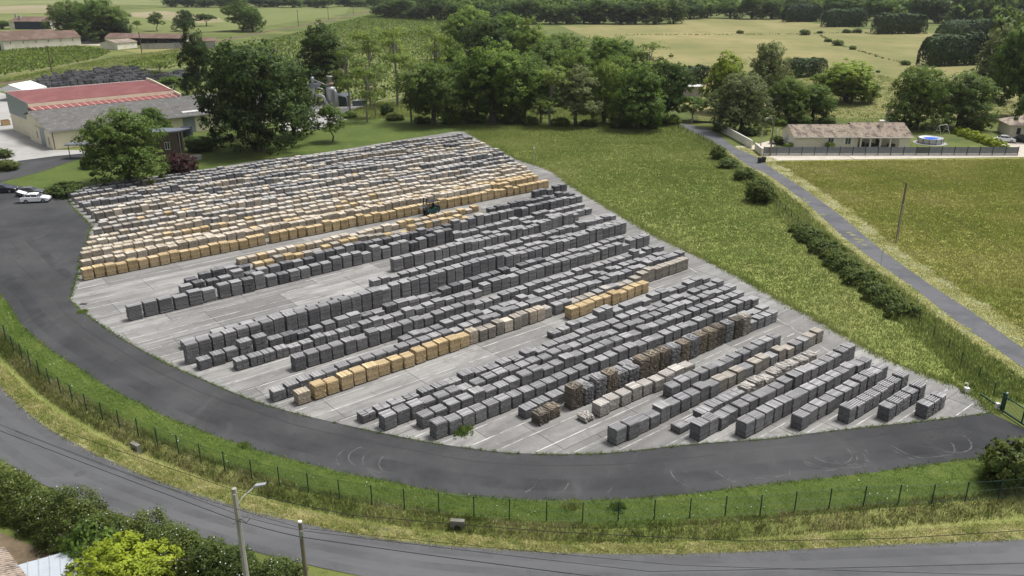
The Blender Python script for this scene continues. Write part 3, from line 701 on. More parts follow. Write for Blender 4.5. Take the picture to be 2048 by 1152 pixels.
LM = {'dark': leafmat('dark oak leaves', (0.0301, 0.0603, 0.0169), (0.0979, 0.1507, 0.0358)),
      'oak': leafmat('oak leaves', (0.0520, 0.0975, 0.0208), (0.1603, 0.2338, 0.0475)),
      'mid': leafmat('mid green leaves', (0.0693, 0.1255, 0.0250), (0.2057, 0.3031, 0.0539)),
      'light': leafmat('light green leaves', (0.1191, 0.1840, 0.0331), (0.3031, 0.4005, 0.0726)),
      'lime': leafmat('yellow green leaves', (0.1745, 0.2401, 0.0192), (0.3944, 0.4643, 0.0479)),
      'grey': leafmat('grey green leaves', (0.0975, 0.1299, 0.0539), (0.2491, 0.2924, 0.1243)),
      'acacia': leafmat('acacia leaves', (0.1083, 0.1733, 0.0373), (0.2706, 0.3466, 0.0933), .45),
      'conifer': leafmat('conifer sprays', (0.0240, 0.0510, 0.0165), (0.0814, 0.1328, 0.0354), .15),
      'maroon': leafmat('maroon leaves', (0.0351, 0.0143, 0.0175), (0.0958, 0.0351, 0.0415)),
      'bramble': leafmat('bramble leaves', (0.0527, 0.0866, 0.0227), (0.1694, 0.2260, 0.0565)),
      'hedge': leafmat('hedge leaves', (0.0415, 0.0734, 0.0192), (0.1675, 0.2155, 0.0511)),
      'vine': leafmat('vine leaves', (0.0958, 0.1516, 0.0287), (0.2554, 0.3431, 0.0719), .4)}
VAR = {}
def variant(name, lobes, ncl, nlf, leaf, rc, H, trunk_r, limbs=5, seed=0, low=-.55, inner=.15, ztr=.45, bark=None, up=.25):
    rng = np.random.default_rng(100 + seed)
    V, Q, T, S = crown_data(lobes, ncl, nlf, leaf, rc, rng, low=low, inner=inner, up=up)
    cm = mesh_np(name + '_crown', V, Q, [LM['mid']], tone=T, nrm=S)
    mb = MB(); zt = H * ztr; w = rng.normal(0, .15, (4, 2))
    pts = [(0, 0, -.1), (w[0, 0], w[0, 1], zt * .35), (w[1, 0], w[1, 1], zt * .7), (w[2, 0], w[2, 1], zt)]
    mb.tube(pts, [trunk_r * 1.25, trunk_r, trunk_r * .85, trunk_r * .7], 7)
    for i in range(min(limbs, len(lobes))):
        l = lobes[i]; s = Vector(pts[2 if i % 2 else 3]); e = Vector(l[:3]) + Vector((0, 0, l[5] * .45)); m = s.lerp(e, .5) + Vector((rng.normal(0, .3), rng.normal(0, .3), rng.normal(.2, .3)))
        mb.tube([s, m, e], [trunk_r * .55, trunk_r * .35, trunk_r * .1], 5)
        for q in range(2):
            e2 = e + Vector(rng.normal(0, 1, 3)) * l[3] * .6; mb.tube([m, m.lerp(e2, .6) + Vector((0, 0, .2)), e2], [trunk_r * .25, trunk_r * .16, .02], 4)
    zmax = float(V[:, 2].max()); wid = float(np.percentile(np.abs(V[:, :2]), 99) * 2)
    VAR[name] = (cm, mb.mesh(name + '_trunk', bark or M_BARK), zmax, wid)
def lobes_round(seed, R_, zc, rz, n=8, r=.5):
    rg = np.random.default_rng(seed); L = [(0, 0, zc + rz * .15, R_ * .68, R_ * .68, rz * .85)]
    for i in range(n):
        a = 2 * math.pi * (i + rg.uniform(-.3, .3)) / n; q = R_ * rg.uniform(.42, .62)
        rr = R_ * rg.uniform(r * .8, r * 1.1); L.append((q * math.cos(a), q * math.sin(a), zc + rz * rg.uniform(-.62, .38), rr, rr, rr * rg.uniform(.75, 1)))
    for i in range(3):
        a = rg.uniform(0, 6.28); rr = R_ * r * rg.uniform(.7, .95); L.append((R_ * .3 * math.cos(a), R_ * .3 * math.sin(a), zc + rz * rg.uniform(.35, .55), rr, rr, rr * .9))
    return L
for i in range(3): variant(f'round{i}', lobes_round(20 + i, 5.6, 5.3, 5.0), 760, 30, .155, .62, 11, .38, 7, i, low=-.85)
for i in range(2): variant(f'wood{i}', lobes_round(80 + i, 5.4, 4.6, 5.2, 11, .5), 420, 26, .24, .8, 10, .3, 4, 80 + i, low=-.95)
for i in range(2): variant(f'tall{i}', lobes_round(40 + i, 3.4, 6.6, 6.4, 9, .58), 560, 30, .145, .55, 13, .26, 6, 10 + i)
for i in range(2): variant(f'dense{i}', lobes_round(50 + i, 4.6, 5.7, 5.8, 10, .52), 760, 30, .16, .55, 12, .34, 6, 20 + i, inner=.08, low=-.9)
def lobes_airy(seed):
    rg = np.random.default_rng(seed); L = []
    for i in range(9):
        a = rg.uniform(0, 6.28); z = rg.uniform(5.5, 13.2); q = rg.uniform(.4, 2.9) * (1 if z < 11 else .6); rr = rg.uniform(1.2, 2.1)
        L.append((q * math.cos(a), q * math.sin(a), z, rr, rr, rr * .42))
    return L
for i in range(3): variant(f'airy{i}', lobes_airy(60 + i), 150, 24, .13, .7, 13.5, .16, 9, 30 + i, low=-.95, inner=.35, ztr=.82, bark=M_BARKP)
for i in range(2): variant(f'young{i}', lobes_round(70 + i, 2.6, 4.4, 2.6, 6, .55), 260, 26, .12, .38, 7, .12, 4, 40 + i)
for i in range(3): variant(f'shrub{i}', [(0, 0, .75, 1.0, 1.0, .85), (.45, .25, .6, .75, .75, .7), (-.5, -.2, .65, .7, .7, .75), (.1, -.55, .55, .65, .65, .6)], 150, 26, .085, .26, 1.8, .05, 3, 50 + i, low=-.8)
TRND = random.Random(12)
def tree(bx, by, ytop, wpx, var, mk, label, cat='tree', name=None, group=None, rz=None, hmin=None, pos=None):
    X, Y = pos if pos else G(bx, by)
    cm, tm, zm, wd = VAR[var]
    h = max(topz(Y + 1.0, ytop), 1.0) if hmin is None else hmin
    sz = h / zm; sx = (wpx / pxm(Y, h * .5)) / wd
    root = empty(name or ('shrub' if 'shrub' in var else 'tree'), (X, Y, 0), TRND.uniform(0, 6.28) if rz is None else rz, label, cat, group, (sx, sx, sz))
    inst(tm, 'trunk' if 'shrub' not in var else 'stem', root); inst(cm, 'crown' if 'shrub' not in var else 'foliage', root, mat=LM[mk])
    return root
TREES = [
 (256,368,211,150,'round0','oak','rounded green tree between the drive lawn and the yard corner'),
 (312,284,212,66,'round2','mid','smaller tree between the rounded tree and the grey hall roof'),
 (516,303,72,228,'round1','dark','huge spreading oak on the lawn behind the yard'),
 (403,222,40,64,'tall1','dark','tall dark tree behind the left side of the huge oak'),
 (588,275,118,95,'round2','dark','oak crown joining the right side of the huge oak'),
 (478,275,95,84,'round0','oak','leafy tree filling the left side of the huge oak'),
 (665,284,204,62,'young0','oak','small lone tree with a thin straight trunk on the lawn'),
 (650,205,38,100,'tall0','dark','dark ivy clad tree standing behind the silver dust extractor'),
 (735,245,130,70,'airy0','acacia','thin acacia with bare lower trunk at the lawn edge'),
 (752,236,128,60,'airy1','acacia','second thin acacia just right of the pale concrete pad'),
 (823,246,118,80,'airy2','acacia','slim acacia left of the dark rounded tree'),
 (742,215,52,90,'airy1','acacia','tall airy acacia rising over the vineyard on the left'),
 (795,212,48,95,'airy2','acacia','tall airy acacia with pale forked trunk before the vineyard'),
 (872,205,50,75,'airy0','acacia','tall airy acacia on the right edge of the vineyard view'),
 (700,222,85,70,'airy0','acacia','airy acacia right of the dark ivy clad tree'),
 (905,195,70,60,'tall1','mid','slender green tree behind the dark rounded tree'),
 (868,250,120,118,'round2','oak','dark rounded tree low over the lawn edge'),
 (985,245,70,152,'dense0','mid','large bright chestnut standing behind the top corner of the yard'),
 (1048,240,105,85,'tall0','mid','green tree tucked right of the large bright chestnut'),
 (1100,252,130,100,'airy1','acacia','drooping acacia at the meadow edge'),
 (1082,246,140,80,'young1','mid','young tree under the drooping acacia at the meadow edge'),
 (1152,253,126,90,'tall1','grey','greyish tree with clipped top at the meadow edge'),
 (1208,246,118,85,'round1','light','mid green tree left of the tall chestnut pair'),
 (1275,258,118,112,'dense1','mid','tall chestnut nearest the lane end'),
 (1328,246,104,100,'dense0','oak','tall chestnut behind and right of the nearest chestnut'),
 (1385,242,190,64,'young0','mid','low spreading bush by the lane turning'),
 (940,120,8,110,'round0','mid','broad crown at the back of the belt beside the vineyard'),
 (975,150,30,105,'round1','dark','dark crown behind the large chestnut'),
 (1020,140,22,110,'round2','mid','wide crown in the middle of the tree belt'),
 (1062,160,32,75,'tall1','light','yellow green pointed crown in the middle of the belt'),
 (1090,190,70,110,'round0','oak','rounded crown right of the yellow green pointed one'),
 (1128,175,62,110,'round1','oak','oak crown on the hay meadow side of the belt'),
 (1150,205,92,90,'dense1','light','lighter bushy crown in the belt behind the greyish tree'),
 (1185,190,68,115,'round2','mid','broad crown high on the hay meadow side of the belt'),
 (1240,195,70,115,'round0','mid','broad crown nearest the corner of the hay meadow'),
 (1292,205,78,90,'airy2','acacia','airy crown with bare twigs above the chestnut pair'),
 (1010,205,95,90,'round1','light','low crown filling the belt right of the bright chestnut'),
 (1060,215,100,90,'round0','oak','crown filling the belt behind the drooping acacia'),
 (1225,225,105,90,'round2','light','leafy crown behind the left chestnut of the pair'),
 (930,225,110,80,'round0','mid','crown between the dark rounded tree and the bright chestnut'),
 (1450,225,98,92,'dense1','lime','yellow green tree left of the house by the lane wall'),
 (1480,264,140,120,'round1','grey','big grey green tree over the lane wall'),
 (1532,235,78,92,'round2','grey','tall grey green walnut behind the lane wall'),
 (1440,255,175,70,'young1','grey','lower grey green tree by the lane gate'),
 (1570,245,150,80,'round0','oak','dark tree clump behind the left end of the house'),
 (1625,242,165,85,'round2','oak','dark tree clump behind the middle of the house roof'),
 (1690,205,114,115,'dense0','light','light green maple in the paddock behind the house'),
 (1640,200,145,65,'young0','light','smaller light green tree left of the maple'),
 (1700,208,152,62,'young1','light','light green bush tree in front of the maple'),
 (1742,208,164,36,'young0','mid','little orchard tree right of the maple'),
 (1830,258,126,120,'round1','oak','left half of the big rounded pair behind the pool'),
 (1915,256,138,120,'round0','oak','right half of the big rounded pair behind the pool'),
 (2035,235,48,120,'round2','mid','tall tree cut by the right frame edge'),
 (1985,200,45,90,'tall0','grey','tall grey green tree on the right beside the frame edge tree'),
 (2050,280,175,70,'young1','oak','tree above the far right house roof'),
 (205,84,-8,105,'round0','oak','right big tree of the clump behind the long barn'),
 (150,80,-2,95,'round1','oak','left big tree of the clump behind the long barn'),
 (235,84,25,60,'dense1','dark','dark tree at the right end of the barn clump'),
 (315,62,22,34,'young0','oak','small round tree beyond the ploughed strip'),
 (370,62,18,42,'round2','dark','dark tree right of the open farm shed'),
 (412,52,26,44,'young1','dark','wide low tree beyond the open farm shed'),
 (485,62,-4,72,'tall1','oak','tall clump tree above the oak in the far fields'),
 (505,64,12,50,'round1','mid','lower tree in the far clump above the oak'),
 (275,58,40,18,'young1','mid','tiny tree behind the open shed roof'),
 (5,58,40,40,'round0','oak','tree at the left frame edge before the old farmhouse'),
 (325,165,118,62,'airy1','acacia','light acacia beside the barrel yard'),
 (350,190,150,70,'young0','mid','leafy tree at the right end of the red roofed hall'),
]
for t in TREES: tree(*t)
SHR = [(133,390,360,72,'shrub0','bramble','wide clipped dark shrub beside the yard corner'),(360,350,300,70,'shrub1','maroon','maroon leaved shrub in front of the curved roof pavilion'),
 (405,302,270,52,'shrub2','dark','dark dome shrub by the well'),(388,290,268,40,'shrub0','oak','dark shrub left of the dome shrub'),(185,335,305,45,'shrub1','hedge','white flowering shrub under the rounded tree'),
 (932,237,212,34,'shrub2','dark','dark shrub right of the rounded tree on the lawn edge'),(8,315,294,34,'shrub0','hedge','clipped box hedge ball behind the other at the left edge'),(12,340,316,48,'shrub1','hedge','clipped box hedge ball nearest at the left edge'),
 (1436,318,287,32,'shrub0','hedge','tall young shrub on the lane fence'),(1455,335,312,44,'shrub1','bramble','bramble clump below the young shrub on the lane fence'),(1490,360,330,42,'shrub2','bramble','bramble clump in the middle of the lane fence'),(1518,404,352,58,'shrub0','hedge','big round dark shrub on the lane fence'),
 (1553,288,268,26,'shrub1','hedge','small round shrub left of the house gable'),(1577,297,282,18,'shrub2','light','bushy plant at the left corner of the house'),(1659,298,280,18,'shrub0','light','palm like plant under the shuttered window'),
 (2015,960,862,110,'shrub0','hedge','glossy laurel bush at the right edge by the gate'),(775,232,205,26,'shrub1','dark','low dark shrub beside the container'),
 (200,150,138,20,'shrub2','dark','small dark shrub on the railway bank, left of three'),(140,150,138,16,'shrub0','bramble','small shrub on the railway bank beside the pole'),(163,148,137,12,'shrub1','bramble','smallest shrub on the railway bank'),(225,143,133,18,'shrub0','mid','green shrub on the railway bank at the vineyard corner'),
 (290,150,136,20,'shrub1','dark','dark shrub at the end of the barrel yard'),(1615,22+16,15,12,'shrub0','mid','tiny bush at the foot of the woods')]
for t in SHR[:-1]: tree(*t, cat='shrub')
for i, (x, y, w) in enumerate([(1480,67,14),(1609,70,22),(1640,67,12),(1693,66,16),(1714,66,18),(1656,84,15),(1675,91,24),(1705,99,16),(1756,145,9),(1810,130,20)]):
    tree(x, y, y - w * .55, w, f'shrub{i%3}', 'bramble', f'{nth(i+1)} bush counted from the left along the hay meadow ditch', 'bush', group='bushes in the hay meadow')

# clipped conifer screens: one block of upright sprays each
def screen(px0, px1, yb0, yb1, ytop, depth, label, seed):
    rng = np.random.default_rng(seed); A, B = np.array(G(px0, yb0)), np.array(G(px1, yb1)); L = np.linalg.norm(B - A); t = (B - A) / L; nn = np.array([-t[1], t[0]])
    h = topz((A[1] + B[1]) / 2, ytop); n = int(min(9000, 330 * L))
    s = rng.random(n); q = rng.uniform(-1, 1, n); face = rng.random(n)
    e = np.clip(1 - np.abs(2 * s - 1) ** 12, 0.12, 1) ** .4 * (1 + .12 * np.abs(np.sin(s * L * .9 + seed)) + .05 * np.sin(s * L * .37 + seed * 2))
    z = np.where(face < .4, h * e * (1 - .10 * rng.random(n)) * (1 + .05 * np.sin(s * L * 1.9)), h * e * rng.random(n) ** .8)
    w = np.where(face < .4, q, np.sign(q) * rng.uniform(.8, 1.05, n)) * depth / 2
    w *= np.sqrt(np.clip(1.15 - .5 * (z / h) ** 2, .2, 1))
    P = np.stack([A[0] + t[0] * s * L + nn[0] * w, A[1] + t[1] * s * L + nn[1] * w, z], 1)
    o = np.stack([nn[0] * w, nn[1] * w, (z - h * .5) * .8], 1) / (depth * .5); o[:, :2] += t * ((s - .5) * 2.2)[:, None] ** 3
    V, Q, T, S = leaf_quads(P, o + unit(rng, n) * .6, (h * .06) * rng.uniform(.6, 1.4, n), rng, None, rng.random(n)); S = np.repeat(o + unit(rng, n) * .8, 4, 0); S /= np.linalg.norm(S, axis=1)[:, None]
    root = empty('conifer_screen', (0, 0, 0), 0, label, 'hedge', 'clipped conifer screens on the hay meadow')
    link(bpy.data.objects.new('foliage', mesh_np('screen_foliage', V, Q, [LM['conifer']], tone=T, nrm=S)), root)
    mb = MB()
    for k in range(8):
        p = A + t * L * (k + .5) / 8; mb.tube([(p[0], p[1], 0), (p[0], p[1], h * .8)], [.15, .05], 5)
    mb.obj('stem', M_BARK, root)
for i, a in enumerate([(1568,1638,44,43,13,9,'leftmost conifer screen under the woods'),(1647,1727,54,53,22,9,'second conifer screen from the left'),(1747,1846,68,67,31,9,'third conifer screen, beside the ditch bushes'),
    (1880,1985,82,72,44,8,'conifer screen just above the largest one on the right'),(1843,1965,133,128,76,7,'largest long conifer screen, on the right'),(1577,1642,156,150,120,6,'short conifer screen behind the house trees'),(1345,1415,172,168,136,5,'dark conifer screen behind the graffiti hut')]): screen(*a, 300 + i)

# woods: front trees one by one, the mass behind as one
for i, x in enumerate(range(772, 1352, 36)):
    tree(x + random.uniform(-6, 6), 47 + random.uniform(-2, 2) if x > 960 else 36 + (x - 772) * .055, random.uniform(-12, 8), random.uniform(48, 66), random.choice(['wood0','wood1','wood0','dense0']), random.choice(['dark','oak','oak']), f'{nth(i+1)} tree from the left along the near front of the woods', group='trees along the front of the woods')
for i, x in enumerate(range(1375, 2060, 42)):
    tree(x + random.uniform(-6, 6), 37 + (max(0, x - 1700) * .055) + random.uniform(-1.5, 1.5), random.uniform(-20, -4), random.uniform(46, 64), random.choice(['wood0','wood1','wood1','dense0']), random.choice(['dark','oak','oak','mid']), f'{nth(i+1)} tree from the left along the far front of the woods', group='trees along the front of the woods')
for i, x in enumerate(range(345, 770, 34)):
    tree(x + random.uniform(-5, 5), 14 + random.uniform(-1, 1.5), random.uniform(-14, -4), random.uniform(34, 46), random.choice(['wood0','wood1']), random.choice(['dark','oak']), f'{nth(i+1)} tree from the left along the woods beyond the vines', group='trees along the front of the woods')
def woods():
    rng = np.random.default_rng(9); L = []
    pts = []
    for (y, x0, x1, st) in ((41,1000,1340,24),(36,880,1345,22),(31,800,1345,20),(26,790,1360,19),(21,770,1500,18),(16,750,2060,16),(11,740,2100,16),(6,330,2100,16),(0,300,2140,14),(-6,250,2150,14),(-13,150,2150,13)):
        for x in np.arange(x0, x1, st):
            if y > 10 and 1340 < x < 1372: continue
            X, Y = G(x + rng.uniform(-8, 8), y + rng.uniform(-2, 2)); pts.append((X, Y))
    for (x, y) in ((1790,52),(1830,44),(1870,46),(1910,52),(1950,55),(1990,58),(2030,60),(2040,80),(2010,75),(2045,110),(2000,110),(2020,140),(2045,165)): pts.append(G(x, y))
    out = [[], [], []]
    for X, Y in pts:
        s = rng.uniform(.85, 1.3); n = 240
        lob = np.array(lobes_round(int(rng.integers(0, 40)), 6.2 * s, 8 * s, 6.5 * s, 6, .5))
        V, Q, T, S = crown_data(lob, 80, n // 80, 1.4, 1.5, rng)
        V[:, 0] += X; V[:, 1] += Y; out[0].append(V); out[1].append(np.clip(T + rng.normal(0, .18), 0, 1)); out[2].append(S)
    V = np.vstack(out[0]); o = link(bpy.data.objects.new('woods', mesh_np('woods', V, np.arange(len(V)).reshape(-1, 4), [LM['oak']], tone=np.concatenate(out[1]), nrm=np.vstack(out[2]))))
    tag(o, 'deep mass of broadleaf woods closing off the background', 'woods', kind='stuff')
woods()

# leafy hedges along lines
def hedge_line(name, P, h, w, n, leaf, mk, label, seed, blossom=0, cat='hedge', lump=1.0, zb=0.0):
    rng = np.random.default_rng(seed); P = resample(np.asarray(P, float), 60); T = np.gradient(P, axis=0); T /= np.linalg.norm(T, axis=1)[:, None]; NN = np.stack([-T[:, 1], T[:, 0]], 1)
    L = np.linalg.norm(np.diff(P, axis=0), axis=1).sum(); ncl = n // 24
    s = rng.random(ncl) * 58.99; i = s.astype(int); f = (s - i)[:, None]
    base = P[i] * (1 - f) + P[i + 1] * f
    prof = .78 + .22 * np.sin(s * L / 60 / lump * 1.7 + seed) + .16 * np.sin(s * L / 60 / lump * 4.1 + 2 * seed)
    th = rng.uniform(-.25, math.pi + .25, ncl); r = np.where(rng.random(ncl) < .2, rng.uniform(.3, .8, ncl), rng.uniform(.85, 1.08, ncl))
    off = np.cos(th) * w / 2 * r * np.clip(prof, .6, 1.2); z = np.abs(np.sin(th)) * h * prof * r
    C = np.stack([base[:, 0] + NN[i, 0] * off, base[:, 1] + NN[i, 1] * off, z + .1 + zb], 1)
    out = np.stack([NN[i, 0] * np.cos(th), NN[i, 1] * np.cos(th), np.sin(th) + .2], 1)
    idx = np.repeat(np.arange(ncl), 24); m = len(idx); rc = .18 + h * .07
    o = unit(rng, m) * (rng.random(m) ** .45)[:, None] * rc * rng.uniform(.6, 1.3, ncl)[idx][:, None]
    sh = out[idx] * .6 + o / rc * .9 + unit(rng, m) * .3; sh /= np.linalg.norm(sh, axis=1)[:, None]
    V, Q, TN, S = leaf_quads(C[idx] + o, out[idx] * .5 + unit(rng, m) * .8 + [0, 0, .3], leaf * rng.uniform(.6, 1.3, m), rng, sh, np.clip(rng.normal(.45, .2, ncl)[idx] + rng.normal(0, .15, m), 0, 1))
    root = empty(name, (0, 0, 0), 0, label, cat)
    link(bpy.data.objects.new('foliage', mesh_np(name + '_foliage', V, Q, [LM[mk]], tone=TN, nrm=S)), root)
    if blossom:
        k = rng.choice(m, blossom, replace=False); PB = C[idx][k] + o[k] * 1.15 + out[idx][k] * .06
        VB, QB, TB, SB = leaf_quads(PB, out[idx][k] + [0, 0, .6], .042 * rng.uniform(.6, 1.3, blossom), rng, None, None, .9)
        link(bpy.data.objects.new('blossom', mesh_np('blossom', VB, QB, [M_BLOSSOM], tone=TB, nrm=SB)), root)['kind'] = 'stuff'
    mb = MB()
    for q in range(0, 60, 4): mb.tube([(P[q][0], P[q][1], zb), (P[q][0] + rng.normal(0, .1), P[q][1], h * .6 + zb)], [.06, .02], 4)
    mb.obj('stem', M_BARK, root)
    return root
M_BLOSSOM = plain('white blossom', (.75, .73, .7), .7, var=.1)
hedge_line('bramble_hedge', pl([(1600,462),(1640,495),(1690,540),(1740,580),(1790,620),(1815,640)]), 1.5, 4.4, 46000, .11, 'bramble', 'overgrown bramble hedge along the lane fence', 3, 500, lump=1.6)
hedge_line('bramble_hedge', pl([(1440,312),(1465,332),(1495,362),(1515,385)]), .6, 2.0, 8000, .11, 'bramble', 'low bramble hedge on the upper lane fence', 4, 100)
hedge_line('flowering_hedge', pl([(-60,985),(0,1010),(80,1040),(170,1075),(260,1105),(340,1130),(420,1150)]), 2.9, 4.2, 60000, .075, 'hedge', 'tall hedge with white flowers beside the main road', 5, 450, lump=2.0)
hedge_line('flowering_hedge', pl([(400,1150),(450,1158),(500,1165),(560,1178),(585,1190)]), 2.3, 3.0, 22000, .07, 'bramble', 'thicker bush of the hedge around the lamp post foot', 6, 250, lump=1.4)
hedge_line('clipped_hedge', pl([(1912,266),(1940,276),(1975,288),(2010,300)]), 1.5, 3.0, 12000, .14, 'lime', 'bright yellow green clipped hedge right of the pool', 7)
tree(255,1212,1062,195,'dense0','lime','bright yellow green tree in front of the roadside hedge')
tree(145,1190,1105,55,'young1','lime','small yellow green sapling by the metal roof')
tree(195,1150,1020,110,'shrub2','mid','feathery green bush rising from the hedge', cat='shrub')

for i, (x, y, w, h) in enumerate([(700,236,30,16),(790,240,34,18),(845,246,36,16),(905,246,40,20),(950,244,44,22),(1025,246,40,22),(1060,250,38,20),(1120,252,40,20),(1180,253,36,18),(1240,256,44,24),(1300,256,40,26),(1345,250,34,24),(1000,225,44,24),(1090,228,44,24),(1170,228,44,26),(1555,250,36,22),(1600,250,40,24),(1655,248,34,18),(1800,258,40,22),(1945,258,44,24),(1440,262,30,18),(1500,270,34,18)]):
    tree(x, y, y - h, w, f'shrub{i%3}', ['mid','bramble','oak','light'][i % 4], f'{nth(i+1)} low undergrowth shrub under the tree belt and house trees', 'shrub', group='undergrowth shrubs')
hedge_line('ditch_scrub', pl([(1230,70),(1400,70),(1560,69),(1700,66),(1850,68)]), .7, 2.0, 5000, .22, 'bramble', 'thin line of scrub along the ditch across the hay meadow', 41)
hedge_line('ditch_scrub', pl([(1640,70),(1670,88),(1710,100),(1770,118),(1830,132)]), .6, 1.8, 4000, .2, 'bramble', 'thin diagonal line of scrub in the hay meadow', 42)
# vines in rows
def vines(P, rz, gap, name, label, seed, leaf=.3, per=2.2, h=1.15, kill=0):
    rng = np.random.default_rng(seed); P = np.asarray(P); c, s = math.cos(rz), math.sin(rz)
    R2 = P @ np.array([[c, -s], [s, c]]); lo, hi = R2.min(0), R2.max(0); pts = []
    for y in np.arange(lo[1], hi[1], gap):
        n = int((hi[0] - lo[0]) * per); x = rng.uniform(lo[0], hi[0], n); pts.append(np.stack([x, y + rng.normal(0, .14, n)], 1))
    Q = np.vstack(pts) @ np.array([[c, s], [-s, c]]); Q = Q[inpoly(Q[:, 0], Q[:, 1], P)]
    n = len(Q); z = rng.uniform(.4, h, n)
    V, F4, T, S = leaf_quads(np.stack([Q[:, 0], Q[:, 1], z], 1), unit(rng, n) * .8 + [0, 0, .5], leaf * rng.uniform(.7, 1.4, n), rng, unit(rng, n) * .7 + np.array([0, 0, .6]), None, .8)
    tag(link(bpy.data.objects.new(name, mesh_np(name, V, F4, [LM['vine']], tone=T, nrm=S))), label, 'vines', kind='stuff')
vines(VINE_C, .55, 2.2, 'vine_rows', 'rows of vines in the large vineyard behind the acacias', 1, .42, 1.9)
vines(VINE_L, .2, 1.9, 'vine_rows', 'rows of vines in front of the long barn', 2, .34, 4.2)
vines(VINE_M, .2, 2.0, 'vine_rows', 'rows of vines below the open farm shed', 3, .34, 3)

# grasses
def tufts(name, P, n, h, mat, label, seed, blades=5, w=.022, bend=.45, spread=.22, hv=.4, zf=None, pts=None, lean=(0, 0), tsd=.2):
    rng = np.random.default_rng(seed); C = scatter(P, n, rng) if pts is None else pts; n = len(C)
    hn = h * np.clip(rng.normal(1, hv, n), .3, 2)
    idx = np.repeat(np.arange(n), blades); m = len(idx); d = np.hypot(C[idx, 0], C[idx, 1]) / 90.0
    b = C[idx] + rng.normal(0, spread, (m, 2)); a = rng.uniform(0, 6.28, m); hh = hn[idx] * rng.uniform(.6, 1.1, m)
    ww = w * (1 + .8 * d) * rng.uniform(.7, 1.4, m); z0 = np.zeros(m) if zf is None else zf(idx)
    tip = b + np.stack([np.cos(a), np.sin(a)], 1) * (hh * bend * rng.random(m))[:, None] + np.array(lean) * hh[:, None]
    px_, py_ = -np.sin(a) * ww, np.cos(a) * ww
    V = np.stack([np.stack([b[:, 0] - px_, b[:, 1] - py_, z0], 1), np.stack([b[:, 0] + px_, b[:, 1] + py_, z0], 1), np.stack([tip[:, 0], tip[:, 1], z0 + hh], 1)], 1).reshape(-1, 3)
    tn = np.clip(rng.normal(.5, tsd, n)[idx] + rng.normal(0, tsd * .6, m), 0, 1)
    o = link(bpy.data.objects.new(name, mesh_np(name, V, np.arange(m * 3).reshape(-1, 3), [mat], tone=np.repeat(tn, 3))))
    tag(o, label, 'grass', kind='stuff')
MG_ = grassmat('meadow blades', [(0, (0.163, 0.232, 0.050)), (.45, (0.259, 0.325, 0.078)), (.75, (0.374, 0.410, 0.131)), (1, (0.544, 0.537, 0.235))], patch=(.05, .27))
MF_ = grassmat('field blades', [(0, (0.204, 0.266, 0.050)), (.4, (0.313, 0.355, 0.069)), (.68, (0.435, 0.425, 0.122)), (1, (0.598, 0.537, 0.243))], patch=(.045, .3))
MS_ = grassmat('straw blades', [(0, (0.113, 0.165, 0.036)), (.4, (0.378, 0.349, 0.121)), (.7, (0.620, 0.600, 0.302)), (1, (0.620, 0.620, 0.484))], patch=(.25, .45))
ML_ = grassmat('lawn blades', [(0, (0.066, 0.126, 0.025)), (.5, (0.151, 0.242, 0.040)), (1, (0.283, 0.330, 0.091))], patch=(.2, .3))
tufts('meadow_grass', MEADOW, 72000, .22, MG_, 'tall uncut grass of the meadow beside the yard', 1, 5, .022, tsd=.11)
NEARF = [p for p in FIELD]
NEARF = pl([(1560,324),(2070,318),(2070,700)]) + [tuple(p) for p in offset(lr, 2.6)[30:][::-1]]
tufts('field_grass', NEARF, 48000, .21, MF_, 'ripe grass standing in the field beyond the lane', 2, 5, .024, tsd=.11)
PADD = pl([(1560,278),(1420,236),(1420,215),(1500,160),(1760,150),(2048,215),(2048,262),(1905,250),(1840,292),(1834,262),(1560,262)])
tufts('paddock_grass', PADD, 9000, .28, MG_, 'rough grass of the paddock around the bungalow trees', 21, 5, .026, spread=.4, tsd=.12)
tufts('bank_grass', pl([(0,165),(60,158),(120,148),(250,135),(390,105),(390,95),(250,112),(120,135),(0,160)]), 5000, .4, MG_, 'rough grass along the railway bank', 23, 5, .07, spread=.5)
tufts('belt_grass', pl([(700,240),(900,232),(1340,246),(1340,225),(1000,215),(760,205),(700,222)]), 9000, .5, MG_, 'long grass under the tree belt', 24, 5, .03, spread=.35, tsd=.12)
LV = [tuple(p) for p in fr] + [tuple(p) for p in offset(ll, -1.6)[::-1]]
tufts('verge_grass', LV, 9000, .4, MG_, 'uncut grass strip between the lane and its fence', 3, 5, .026)
FG = ribbon_poly(offset(fr, 1.6), offset(fr, -1.6)); tufts('fence_grass', FG, 7000, .5, MG_, 'tall grass growing up through the lane fence', 25, 5, .024)
LV2 = ribbon_poly(offset(ll, -2.2), offset(ll, -.2)); tufts('cut_straw', LV2, 5000, .12, MS_, 'cut straw on the yard side of the lane', 4, 5, .02, 1.6)
LV3 = ribbon_poly(offset(lr, .2)[20:], offset(lr, 3.0)[20:]); tufts('cut_straw', LV3, 6500, .14, MS_, 'cut straw on the field side of the lane', 5, 5, .02, 1.6)
def bank_tufts(name, t0, t1, n, h, mat, label, seed, **kw):
    rng = np.random.default_rng(seed); i = rng.uniform(0, NS - 1.01, n); k = i.astype(int); f = (i - k)[:, None]; t = rng.uniform(t0, t1, n)
    A = A2[k] * (1 - f) + A2[k + 1] * f; B = B2[k] * (1 - f) + B2[k + 1] * f; C = A * (1 - t)[:, None] + B * t[:, None]
    zz = bank_z(t); tufts(name, None, n, h, mat, label, seed, pts=C, zf=lambda idx: zz[idx], **kw)
bank_tufts('bank_lawn_grass', .01, .42, 26000, .09, ML_, 'short mown grass between the drive and the fence', 6, blades=4, w=.012, bend=1.2, spread=.1)
